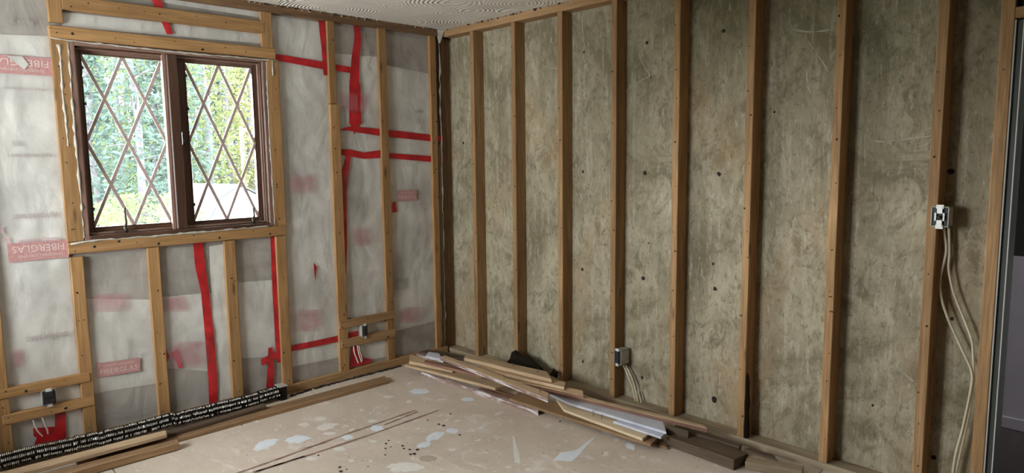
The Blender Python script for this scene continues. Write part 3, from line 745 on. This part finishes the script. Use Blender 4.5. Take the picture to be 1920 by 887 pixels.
blob(ell(803, 860, 18, 6), 'glue', 'stain', .0004, .1, 60); bpy.data.objects['stain'].data.materials.clear(); bpy.data.objects['stain'].data.materials.append(plain('tan_stain', (.46, .375, .305), .7, var=.1))
random.seed(44)
for i in range(46):
    px, py = random.uniform(380, 1330), random.uniform(745, 885)
    if py < 740 + max(0, (620 - px)) * .28 or py < 700 + max(0, px - 800) * .30: continue
    blob(ell(px, py, random.uniform(2, 7), random.uniform(.8, 2.2), 6, random.uniform(-.4, .2)), 'spl_white', 'paint_fleck', .0005, .3, i, 2)
for i, (px, py, r) in enumerate(((845, 776, 2.2), (823, 795.5, 3), (832, 798, 3.4), (862, 815.5, 2.6), (802, 788, 2), (755, 836, 3), (757, 841, 2.5), (768, 843, 3), (783, 843, 4), (777, 851, 4), (770, 852, 3), (729, 826, 2), (724, 832, 2.6), (723, 841, 2.6), (722, 853, 2.2), (597, 854, 2.4), (637, 876, 3.4), (639, 884, 4), (650, 880, 2), (690, 875, 1.6), (453, 797, 1.8), (733, 838, 1.6), (1130, 850, 1.5), (1050, 790, 2))):
    blob(ell(px, py, r, r * .55, 7), 'spot', 'dark_drip', .0008, .2, 70 + i, 1)
def stripe(pix, w, mat, name, seed):
    random.seed(seed); P = [FL(a, b, .0015) for a, b in pix]; Q = []
    for i in range(len(P) - 1):
        for k in range(10): Q.append(P[i].lerp(P[i + 1], k / 10))
    Q.append(P[-1]); vs = []
    for i, p in enumerate(Q):
        t = (Q[min(i + 1, len(Q) - 1)] - Q[max(i - 1, 0)]).normalized(); s = Vector((-t.y, t.x, 0)) * w * random.uniform(.35, 1.1)
        vs += [p + s, p - s]
    return link(name, mesh(name, vs, [(2 * i, 2 * i + 1, 2 * i + 3, 2 * i + 2) for i in range(len(Q) - 1)]), floor, mat)
stripe([(440, 889), (520, 861), (640, 817), (779, 769)], .009, 'glue', 'glue_line', 1); stripe([(475, 886), (580, 853), (700, 813), (822, 769)], .010, 'glue', 'glue_line', 2)
stripe([(720, 797), (782, 772)], .009, 'glue', 'glue_line', 3); stripe([(560, 842), (612, 830)], .004, 'glue', 'glue_line', 4); stripe([(480, 884), (572, 855)], .009, 'glue', 'glue_line', 5)

# ================================================================== THINGS
def plank(name, label, pix, z, t, mat, cat='board', group=None, side=None, conv=lambda u, v: (u, v), nails=0, groove=0, seed=0, dz=0.0):
    """board from the outline of its top face: near-left, near-right, (tip,) far-right, far-left.
    z = height of the top (left, right); t = thickness"""
    random.seed(seed + 100)
    zl, zr = z if isinstance(z, tuple) else (z, z)
    n = len(pix); P = []
    for i, q in enumerate(pix):
        zz = zl if i in (0, n - 1) else zr
        P.append(FL(*conv(*q), zz))
    o = (P[0] + P[-1]) / 2; ax = ((P[1] + P[-2]) / 2 - o).normalized(); ay = (Vector((0, 0, 1)).cross(ax)).normalized(); az = ax.cross(ay)
    R = Matrix((ax, ay, az)).transposed().to_4x4(); W = Matrix.Translation(o) @ R; Wi = W.inverted()
    top = [Wi @ p for p in P]
    if (top[1] - top[0]).cross(top[2] - top[0]).z < 0: top.reverse()
    bm = bmesh.new(); v, f = prism(top, Vector((0, 0, -t)))
    bv = [bm.verts.new(x) for x in v]
    for q in f: bm.faces.new([bv[i] for i in q])
    bmesh.ops.recalc_face_normals(bm, faces=bm.faces[:])
    bmesh.ops.bevel(bm, geom=bm.edges[:], offset=min(.0022, t * .2), segments=1, affect='EDGES')
    me = bpy.data.meshes.new(name); bm.to_mesh(me); bm.free()
    me.materials.append(M[mat])
    if side:
        me.materials.append(M[side])
        for p in me.polygons:
            if abs(p.normal.z) < .6 and abs(p.normal.y) > .5: p.material_index = 1
    ob = link(name, me, None, None, W)
    tag(ob, label, cat, group)
    L = (P[1] - P[0]).length
    for k in range(nails):
        u = random.uniform(.3, .95) * L; yv = random.uniform(-.01, .01); hgt = random.uniform(.02, .035)
        tube('nail', [W @ Vector((u, yv, -.004)), W @ Vector((u + .004, yv, hgt * .6)), W @ Vector((u + random.uniform(-.012, .012), yv + .006, hgt))], .0013, 'bronze', ob, 5)
    for k in range(groove):
        fr = (k + 1) / (groove + 1)
        a = top[0].lerp(top[-1], fr); b = top[1].lerp(top[-2], fr); d = (b - a) * .02
        dv = (b - a).normalized().cross(Vector((0, 0, 1))) * .0018
        link('groove', mesh('groove', [W @ (a + d + dv + Vector((0, 0, .0004))), W @ (b - d + dv + Vector((0, 0, .0004))), W @ (b - d - dv + Vector((0, 0, .0004))), W @ (a + d - dv + Vector((0, 0, .0004)))], [(0, 1, 2, 3)]), ob, 'gunk')
    return ob
c1 = lambda u, v: (740 + u / 5.54, 630 + v / 5.54)
c2 = lambda u, v: (980 + u / 4.7425, 700 + v / 4.7425)
c3 = lambda u, v: (1300 + u / 5.3125, 720 + v / 5.3125)
G = 'salvaged boards heaped under the plywood wall'
plank('painted_moulding', 'narrow moulding flecked with whitish paint, outermost on the bare floor of the heap', [(275, 372), (1492, 790), (1497, 766), (300, 360)], .022, .022, 'paintflake', 'moulding', G, conv=c1, seed=1)
plank('thin_moulding', 'thin reddish brown moulding beside the paint-flecked moulding', [(865, 545), (1570, 764), (1577, 744), (905, 533)], .017, .016, 'red', 'moulding', G, conv=c1, seed=2)
plank('thin_strip', 'thin tan strip poking out behind the reddish moulding near the floor', [(1000, 552), (1634, 768), (1640, 745), (1040, 540)], .016, .012, 'brown', 'board', G, conv=c1, seed=3)
plank('mitred_board', 'tan board with a pointed mitred end at the corner end of the heap', [(105, 296), (1045, 538), (1150, 512), (1110, 492), (190, 258)], (.062, .062), .018, 'tan', 'board', G, conv=c1, seed=4)
plank('short_board', 'short tan board end against the base plate in the corner', [(150, 262), (600, 350), (640, 318), (160, 192)], (.094, .09), .022, 'tan', 'board', G, conv=c1, seed=5)
plank('dark_moulding', 'dark red moulding lying on the short board end', [(305, 266), (905, 412), (915, 388), (320, 246)], (.118, .112), .018, 'red', 'moulding', G, conv=c1, seed=6)
plank('cream_strip', 'narrow cream edged strip beside the pale blue scrap', [(222, 192), (505, 266), (512, 248), (235, 174)], (.105, .11), .012, 'paintflake', 'board', G, conv=c1, seed=7)
plank('painted_scrap', 'pale blue painted board scrap lying at the corner end of the heap', [(322, 208), (505, 246), (460, 180), (350, 164)], .116, .008, 'lavender', 'board', G, conv=c1, seed=8)
plank('stained_board', 'dark stained thin board lying along the wall at the corner', [(245, 168), (725, 235), (740, 205), (350, 138)], .07, .02, 'dark', 'board', G, conv=c1, seed=9)
plank('tan_board', 'long tan board with chipped white edge lying diagonally on top of heap', [(470, 217), (1593, 655), (1602, 590), (520, 199)], (.168, .168), .022, 'tan', 'board', G, side='paintflake', conv=c1, nails=2, seed=10)
plank('grooved_board', 'wide grooved tan board with mitred end, topmost nearest the plywood', [(720, 226), (1632, 452), (1580, 368), (745, 185)], (.168, .168), .022, 'tan', 'board', G, conv=c1, nails=2, groove=2, seed=11)
plank('tan_strip', 'tan strip with split end directly under the grooved board', [(892, 690), (1058, 726), (1061, 716), (905, 682)], .144, .018, 'tan', 'board', G, seed=12)
plank('red_edged_board', 'tan board with reddish edge sticking out beyond the split strip', [(930, 707), (1094, 742), (1093, 732), (945, 699)], .124, .018, 'tan', 'board', G, side='red', seed=13)
plank('long_moulding', 'long reddish brown moulding with tan top reaching past the outlet cables', [(60, 110), (1646, 492), (1612, 459), (110, 98)], (.104, .104), .022, 'tan', 'moulding', G, side='red', conv=c2, nails=1, seed=14)
plank('painted_board', 'wide pale blue painted board with angled end between pale board and long moulding', [(410, 262), (1278, 522), (1246, 424), (240, 183)], (.080, .080), .014, 'lavender', 'board', G, conv=c2, seed=15)
plank('painted_board', 'narrow pale blue board lying under the wide pale blue one', [(800, 425), (1232, 568), (1282, 524), (905, 410)], .064, .012, 'lavender', 'board', G, conv=c2, seed=16)
plank('pale_board', 'clean pale cream board lying on the brown board', [(365, 322), (1066, 580), (1170, 509), (300, 229)], (.050, .050), .015, 'pale', 'board', G, conv=c2, nails=2, seed=17)
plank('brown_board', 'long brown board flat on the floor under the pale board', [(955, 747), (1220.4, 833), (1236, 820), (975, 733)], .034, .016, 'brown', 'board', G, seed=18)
plank('brown_offcut', 'small brown pointed board end under the angled painted boards', [(1140, 805), (1252, 840), (1243, 822), (1160, 797)], .012, .012, 'brown', 'board', G, seed=19)
plank('dark_board', 'dark brown board standing on edge behind the angled pale blue board', [(1272, 462), (1474, 518), (1484, 509), (1282, 453)], .085, .05, 'dark', 'board', G, conv=c2, seed=20)
plank('dark_trim', 'thick dark brown trim length lying on the floor beside the pale boards', [(1250, 818), (1376, 863), (1403, 850), (1296, 808)], (.05, .05), .05, 'dark', 'trim', G, side='dark', seed=21)
plank('brown_lath', 'dark brown board lying against the bottom of the plywood', [(1262, 800), (1386, 838), (1391, 833), (1268, 796)], (.065, .055), .045, 'dark', 'board', G, seed=22)
plank('timber_block', 'short weathered grey timber block on the floor past the dark trim', [(515, 775), (1085, 868), (1100, 812), (545, 698)], .038, .038, 'gray_wood', 'block', G, conv=c3, seed=23)
plank('pointed_sliver', 'dark pointed wood sliver lying on the base plate', [(490, 648), (835, 750), (800, 704), (555, 630)], .05, .011, 'dark', 'sliver', G, conv=c3, seed=24)
G2 = 'salvaged boards along the window wall'
plank('long_board', 'long tan board with a groove flat on the floor along the window wall', [(150, 873), (730, 713), (721, 704.5), (140, 858)], .022, .022, 'brown', 'board', G2, groove=2, seed=30)
plank('dark_strip', 'dark worn strip between finned tube and the long grooved board', [(180, 853), (500, 761), (494, 756), (188, 845)], .042, .018, 'dark', 'board', G2, seed=31)
plank('short_strip', 'light tan strip lying on the long grooved board', [(-20, 903), (313, 814), (311, 806), (-30, 893)], .066, .020, 'tan', 'board', G2, seed=32)
plank('front_moulding', 'brown grooved moulding with a square end, outermost along the window wall', [(40, 912), (336, 830), (332, 823), (30, 902)], .040, .036, 'brown', 'moulding', G2, groove=2, nails=0, seed=33)

# finned heating tube
fin = empty('finned_heating_tube', (-2.1, -.05, 0)); tag(fin, 'black finned heating tube with shiny fin edges along the window wall', 'heating tube')
XA, XB = -3.2, -1.375
def faxis(x):
    k = (x - XA) / (XB - XA); return Vector((x, -.062 + .012 * math.sin(x * 4), .050 + .004 * math.sin(x * 9)))
tube('pipe', [faxis(XA + (XB + .06 - XA) * i / 30) for i in range(31)], .012, 'copper', fin, 10)
random.seed(9); vs, fs, tv, tf = [], [], [], []
x = XA; R0 = .040; off = Vector()
while x < XB:
    if random.random() < .06: off = Vector((0, random.uniform(-.004, .004), random.uniform(-.003, .004)))
    c = faxis(x) + off; k = len(vs); lean = random.uniform(-.0015, .0015)
    for s in (0, .0012):
        for i in range(8):
            a = pi / 8 + i * pi / 4; vs.append(c + Vector((s + lean * sin(a), R0 * cos(a), R0 * sin(a))))
    fs += [tuple(k + i for i in range(8)), tuple(k + 8 + i for i in reversed(range(8)))] + [(k + i, k + (i + 1) % 8, k + 8 + (i + 1) % 8, k + 8 + i) for i in range(8)]
    for a in (radians(118), radians(158), radians(196)):
        if random.random() < .12: continue
        rad = Vector((0, cos(a), sin(a))); tg = Vector((0, -sin(a), cos(a))); kk = len(tv); b = c + rad * (R0 * 1.0) + off * random.uniform(-.5, .5); ln = random.uniform(.0035, .0058); hw = random.uniform(.0045, .007)
        tilt = rad * random.uniform(-.002, .003)
        tv += [b + tg * hw, b - tg * hw, b - tg * hw + Vector((ln, 0, 0)) + tilt, b + tg * hw + Vector((ln, 0, 0)) + tilt]
        tv += [q - rad * .001 for q in tv[kk:kk + 4]]
        tf += [(kk, kk + 1, kk + 2, kk + 3), (kk + 7, kk + 6, kk + 5, kk + 4), (kk, kk + 3, kk + 7, kk + 4), (kk + 1, kk + 5, kk + 6, kk + 2), (kk + 2, kk + 6, kk + 7, kk + 3), (kk, kk + 4, kk + 5, kk + 1)]
    x += .0078
o = link('fins', mesh('fins', vs, fs), fin, 'fin_dark'); o['kind'] = 'stuff'
o = link('fin_edges', mesh('fin_edges', tv, tf), fin, 'fin_highlight'); o['kind'] = 'stuff'; o['label'] = 'bent fin edges with highlights painted in'
box('end_bracket', (XB + .008, -.085, .0), (XB + .05, -.02, .085), 'felt', fin, .004); box('bracket_lip', (XB + .0, -.09, .085), (XB + .055, -.018, .09), 'box_steel', fin, .001)

# black crumbling strip at the base plate
pts = smooth_path([FL(545, 742, .005), FL(566, 735.5, .005), FL(590, 728, .006), FL(640, 715, .005), FL(700, 699.5, .005), FL(752, 686, .005)], 12)
random.seed(12); pts = [p + Vector((random.uniform(-.004, .004), random.uniform(-.007, .004), random.uniform(-.001, .003))) for p in pts]
tag(tube('crumbling_seal', pts, .008, 'gunk', None, 6, [random.uniform(.003, .009) for _ in pts]), 'black crumbling seal strip along the foot of the base plate', 'debris')
for k, (px, py) in enumerate(((588, 731), (578, 737))):
    random.seed(k); p = FL(px, py, .03); v, f = [], []
    me = mesh('plaster_chip', [p + Vector((random.uniform(-.012, .012) * (1 - .45 * k), random.uniform(-.01, .01) * (1 - .45 * k), random.uniform(-.006, .008))) for _ in range(6)], [(0, 1, 2), (0, 2, 3), (0, 3, 4), (1, 2, 5), (2, 3, 5), (3, 4, 5), (0, 1, 4), (1, 4, 5)])
    tag(link('plaster_chip', me, None, 'caulk'), ('larger' if k == 0 else 'smaller') + ' white plaster chip lying on the long grooved board', 'chip', 'plaster chips on the long board')

# black felt heap and tile scrap under the plywood
def slab(name, pix, x, th, mat, label, cat, crump=0.0, seed=0):
    random.seed(seed); P = [c1(*q) for q in pix]; T = [RW(a, b, x) for a, b in P]; cen = sum(T, Vector()) / len(T)
    vs, fs = [], []; n = len(T)
    rings = [(1.0, 0), (.97, -th * .5), (.7, -th), (.35, -th * 1.15)]
    for s, dx in rings:
        for p in T: vs.append(cen + (p - cen) * s + Vector((dx + random.uniform(-crump, crump), random.uniform(-crump, crump), random.uniform(-crump, crump) * .6)))
    for k in range(len(rings) - 1):
        for i in range(n): fs.append((k * n + i, k * n + (i + 1) % n, (k + 1) * n + (i + 1) % n, (k + 1) * n + i))
    fs.append(tuple(range((len(rings) - 1) * n, len(rings) * n))); fs.append(tuple(reversed(range(n))))
    return tag(link(name, mesh(name, vs, fs), None, mat), label, cat)
slab('felt_scrap', [(1190, 266), (1212, 225), (1215, 190), (1235, 165), (1262, 148), (1298, 182), (1345, 195), (1400, 205), (1440, 245), (1490, 290), (1540, 340), (1560, 420), (1450, 440), (1250, 420), (1170, 330)], -.02, .03, 'felt', 'crumpled black felt paper heaped against the plywood behind the boards', 'felt paper', .006, 2)
slab('tile_scrap', [(1650, 336), (1702, 374), (1690, 440), (1612, 402)], -.03, .008, 'felt', 'small square black tile scrap leaning on a stud behind the boards', 'tile', 0, 3)

# ---------------------------------------------------------------- electrical boxes
def outlet_front(root, c, n, w, h, d, dev):
    """steel box with its open face at c, facing n (unit), width along s"""
    n = Vector(n); s = Vector((0, 0, 1)).cross(n); up = Vector((0, 0, 1))
    Wm = Matrix((s, -n, up)).transposed().to_4x4(); Wm.translation = c
    def lb(name, lo, hi, mat, par=root, ch=.001):
        me, cc = boxm(lo, hi, ch); me.name = name; return link(name, me, par, mat, Wm @ Matrix.Translation(cc))
    t = .003
    bx = lb('box', (-w / 2, d - t, -h / 2), (w / 2, d, h / 2), 'box_steel')
    for lo, hi in (((-w / 2, 0, -h / 2), (-w / 2 + t, d, h / 2)), ((w / 2 - t, 0, -h / 2), (w / 2, d, h / 2)), ((-w / 2, 0, h / 2 - t), (w / 2, d, h / 2)), ((-w / 2, 0, -h / 2), (w / 2, d, -h / 2 + t))): lb('box_side', lo, hi, 'box_steel', bx, .0004)
    for k in (-1, 1): lb('mounting_ear', (-w * .22, -.004, k * h / 2 - .008), (w * .22, 0, k * h / 2 + .008), 'silver', root)
    if dev == 'outlet':
        rc = lb('receptacle', (-w * .43, -.004, -h * .42), (w * .43, .02, h * .42), 'black_plastic', root, .004)
        for k in (-1, 1):
            lb('receptacle_face', (-w * .30, -.011, k * h * .22 - h * .15), (w * .30, -.006, k * h * .22 + h * .15), 'black_plastic', rc, .003)
        for k in (-1, 1): lb('screw', (k * w * .2 - .003, -.0065, -h * .5), (k * w * .2 + .003, -.004, -h * .44), 'bronze', root, .001)
    else:
        rc = lb('box_interior', (-w * .47, .004, -h * .48), (w * .47, .012, h * .48), 'black_plastic', root)
        for k in (-1, 1):
            lb('switch_strap', (-w * .16, -.006, k * h * .33 - h * .17), (w * .16, -.001, k * h * .33 + h * .17), 'silver', root, .002)
            lb('switch_strap', (k * w * .235 - w * .055, -.006, -h * .2), (k * w * .235 + w * .055, -.001, h * .2), 'silver', root, .001)
        lb('toggle', (-w * .10, -.018, -h * .09), (w * .10, 0, h * .06), 'black_plastic', root, .003)
    return Wm
def el_box(label, c, n, w, h, d, dev='outlet', name='electrical_outlet'):
    r = empty(name, Vector(c)); tag(r, label, 'outlet' if dev == 'outlet' else 'switch'); outlet_front(r, Vector(c), n, w, h, d, dev); return r
a = el_box('black outlet in steel box between two blocking boards beside the finned tube', ((-2.548 - 2.501) / 2 + .012, -.012, .298), (0, -1, 0), .060, .078, .05)
for P in ([(62, 788), (66, 800), (72, 810), (80, 818)], [(79, 783), (84, 795), (88, 805), (90, 814)]): tube('cable', smooth_path([LW(x, y, -.002 + .004 * i) for i, (x, y) in enumerate(P)], 5), .0035, 'cable_w', a, 7)
a = el_box('black outlet in steel box between two grained blocking boards near the corner', (-.728, -.014, .304), (0, -1, 0), .048, .085, .05)
for P in ([(663, 648), (664, 660), (668, 671), (672, 681)], [(670, 648), (672, 660), (675, 670), (678, 679)], [(673, 648), (675, 660), (678, 668), (679, 677)]): tube('cable', smooth_path([LW(x, y, .0 + .003 * i) for i, (x, y) in enumerate(P)], 5), .004, 'cable_w', a, 7)
a = el_box('black outlet in galvanised box screwed to a plywood wall stud above the boards', (-.006, STUD[3] - .024, .292), (-1, 0, 0), .052, .088, .075)
for P in ([(1166, 680), (1172, 692), (1178, 706), (1187, 731), (1193, 762)], [(1170, 680), (1178, 694), (1186, 711), (1192, 731), (1198, 763)], [(1196, 733), (1200, 745), (1205, 764)]):
    tube('cable', smooth_path([RW(x, y, .052 + .004 * (i % 2)) for i, (x, y) in enumerate(P)], 5), .0045, 'cable', a, 7)
a = el_box('bare light switch with bright strap in a steel box on stud near door', (-.008, -3.163, 1.195), (-1, 0, 0), .062, .080, .06, 'switch', 'light_switch')
ca = [(1769, 424), (1771, 440), (1774, 472), (1763, 522), (1765, 557), (1778, 599), (1806, 660), (1822, 698), (1820, 732), (1805, 803), (1792, 852), (1786, 892), (1783, 915)]
cb = [(1778, 420), (1779.6, 440), (1780, 477), (1779, 507), (1789, 552), (1812, 609), (1822, 638), (1824.5, 662), (1825.5, 703), (1824, 724), (1815, 783), (1800, 852), (1791, 892), (1788, 915)]
tube('cable', smooth_path([RW(x, y, .045) for x, y in ca], 6), .0050, 'cable', a, 8); tube('cable', smooth_path([RW(x, y, .052) for x, y in cb], 6), .0050, 'cable', a, 8)

# ================================================================== OUTSIDE
GZ = -1.85
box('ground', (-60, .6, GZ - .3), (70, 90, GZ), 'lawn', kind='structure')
# barn-roofed shed
sh_o = Vector((6.9, 21.0, GZ)); ang = radians(14)
shed = empty('garden_shed', sh_o); tag(shed, 'white barn shaped garden shed with grey roof seen through the diamond window', 'shed')
SW = Matrix.Translation(sh_o) @ Matrix.Rotation(ang, 4, 'Z')
prof = [(-1.22, 0), (-1.22, 1.35), (-.86, 1.98), (0, 2.40), (.86, 1.98), (1.22, 1.35), (1.22, 0)]
v, f = prism([SW @ Vector((a, 0, b)) for a, b in prof], (SW.to_3x3() @ Vector((0, 3.2, 0))))
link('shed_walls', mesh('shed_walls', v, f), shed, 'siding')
out = [(-1.36, 1.30), (-.90, 2.05), (0, 2.48), (.90, 2.05), (1.36, 1.30)]; inn = [(-1.30, 1.30), (-.86, 2.0), (0, 2.42), (.86, 2.0), (1.30, 1.30)]
for k in range(4):
    q = [out[k], out[k + 1], inn[k + 1], inn[k]]
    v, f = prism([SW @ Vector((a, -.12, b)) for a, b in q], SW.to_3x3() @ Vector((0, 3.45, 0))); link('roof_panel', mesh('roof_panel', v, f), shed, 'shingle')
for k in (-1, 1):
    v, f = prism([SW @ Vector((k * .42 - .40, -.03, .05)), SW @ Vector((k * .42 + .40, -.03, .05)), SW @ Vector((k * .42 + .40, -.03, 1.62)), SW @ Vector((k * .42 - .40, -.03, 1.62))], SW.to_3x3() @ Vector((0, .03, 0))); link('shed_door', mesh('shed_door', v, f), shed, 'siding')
v, f = prism([SW @ Vector((-.9, -.04, 1.66)), SW @ Vector((.9, -.04, 1.66)), SW @ Vector((.9, -.04, 1.72)), SW @ Vector((-.9, -.04, 1.72))], SW.to_3x3() @ Vector((0, .04, 0))); link('door_track', mesh('door_track', v, f), shed, 'muntin')

def tree(x, y, h, r, crown, n, leaf, lmat, label, group, low=.12, conif=False, seed=0):
    random.seed(seed); t = empty('tree' if not conif else 'pine_tree', (x, y, GZ)); tag(t, label, 'tree', group)
    pts = [Vector((x + random.uniform(-.08, .08) * k, y, GZ + h * k / 6)) for k in range(7)]
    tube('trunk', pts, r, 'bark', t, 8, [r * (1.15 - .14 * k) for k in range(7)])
    bv, bf = [], []
    for k in range(14):
        z = GZ + h * random.uniform(low, .95); a = random.uniform(0, 2 * pi); l = crown * random.uniform(.5, 1.0)
        p = Vector((x, y, z)); v, f = tubem([p, p + Vector((cos(a) * l * .5, sin(a) * l * .5, l * .12)), p + Vector((cos(a) * l, sin(a) * l, l * random.uniform(-.1, .45)))], .03, 5, [r * .28, r * .18, r * .06])
        bf += [tuple(i + len(bv) for i in q) for q in f]; bv += v
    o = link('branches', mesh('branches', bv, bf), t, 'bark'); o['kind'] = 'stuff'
    vs, fs = [], []
    for k in range(n):
        zf = random.uniform(low, 1.0); w = crown * ((1.05 - zf) if conif else (math.sin(min(1, max(.06, (zf - low) / (1.02 - low))) * pi) ** .6 + .12))
        a = random.uniform(0, 2 * pi); rr = w * math.sqrt(random.random()); c = Vector((x + cos(a) * rr, y + sin(a) * rr, GZ + h * zf))
        u = Vector((random.gauss(0, 1), random.gauss(0, 1), random.gauss(0, .6))).normalized(); v2 = u.orthogonal().normalized(); s = leaf * random.uniform(.6, 1.5)
        q = len(vs); vs += [c - u * s, c - v2 * s * .45, c + u * s, c + v2 * s * .45]; fs.append((q, q + 1, q + 2, q + 3))
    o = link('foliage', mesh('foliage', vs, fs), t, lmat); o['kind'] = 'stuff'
    return t
# ray from the camera through the window gives the bearing; the distance is set by the tree's row
def bearing(px, dist):
    d = ray(px, 270); k = (dist - CAM.y) / d.y; return CAM.x + d.x * k
GT = 'trees beyond the window'
rows = [(258, 15, .15, 'leaf_b', True), (172, 18, .13, 'leaf_b', True), (228, 22, .12, 'leaf_a', False), (290, 19, .14, 'leaf_b', True), (196, 27, .2, 'leaf_b', True), (316, 26, .18, 'leaf_a', False), (352, 20, .12, 'leaf_b', True), (392, 29, .18, 'leaf_a', False),
        (430, 31, .16, 'leaf_c', False), (468, 33, .18, 'leaf_c', False), (410, 38, .2, 'leaf_b', True), (150, 30, .2, 'leaf_a', False), (270, 36, .2, 'leaf_b', True), (340, 40, .22, 'leaf_a', False), (495, 40, .2, 'leaf_b', True), (240, 42, .2, 'leaf_a', False), (450, 44, .22, 'leaf_b', True), (185, 44, .2, 'leaf_b', True), (305, 45, .2, 'leaf_c', False), (380, 46, .2, 'leaf_a', False)]
LB = {('leaf_b', True): 'tall straight pine with blue green needles outside the diamond window', ('leaf_a', False): 'light green spring tree standing among the pines outside', ('leaf_c', False): 'yellow green tree standing behind the white shed'}
taken = [(6.5, 22.6, 2.6)]
def clear_spot(px, dist, crown):
    """push a tree back along its bearing until its crown is free of the others"""
    while True:
        x = bearing(px, dist)
        if all(math.hypot(x - a, dist - b) > crown + c for a, b, c in taken): break
        dist += .6
    taken.append((x, dist, crown)); return x, dist
for i, (px, dist) in enumerate(((165, 10), (185, 13), (320, 15), (215, 16), (250, 19))):
    x, dist = clear_spot(px, dist, .95)
    tree(x, dist, random.uniform(2.1, 2.9), .03, .8, 1300, .05, 'leaf_a', 'young light green sapling in front of the pines outside', 'saplings outside', .02, False, 200 + i)
for i, (px, dist, r, lm, con) in enumerate(rows):
    x, dist = clear_spot(px, dist, 1.75)
    far = dist / 25
    tree(x, dist, random.uniform(13, 17), r, 1.5, int(2300 if far > 1 else 1100), .065 + .065 * far, lm, LB[(lm, con)], GT, .05 if far > 1 else .16, con, i * 7 + 1)
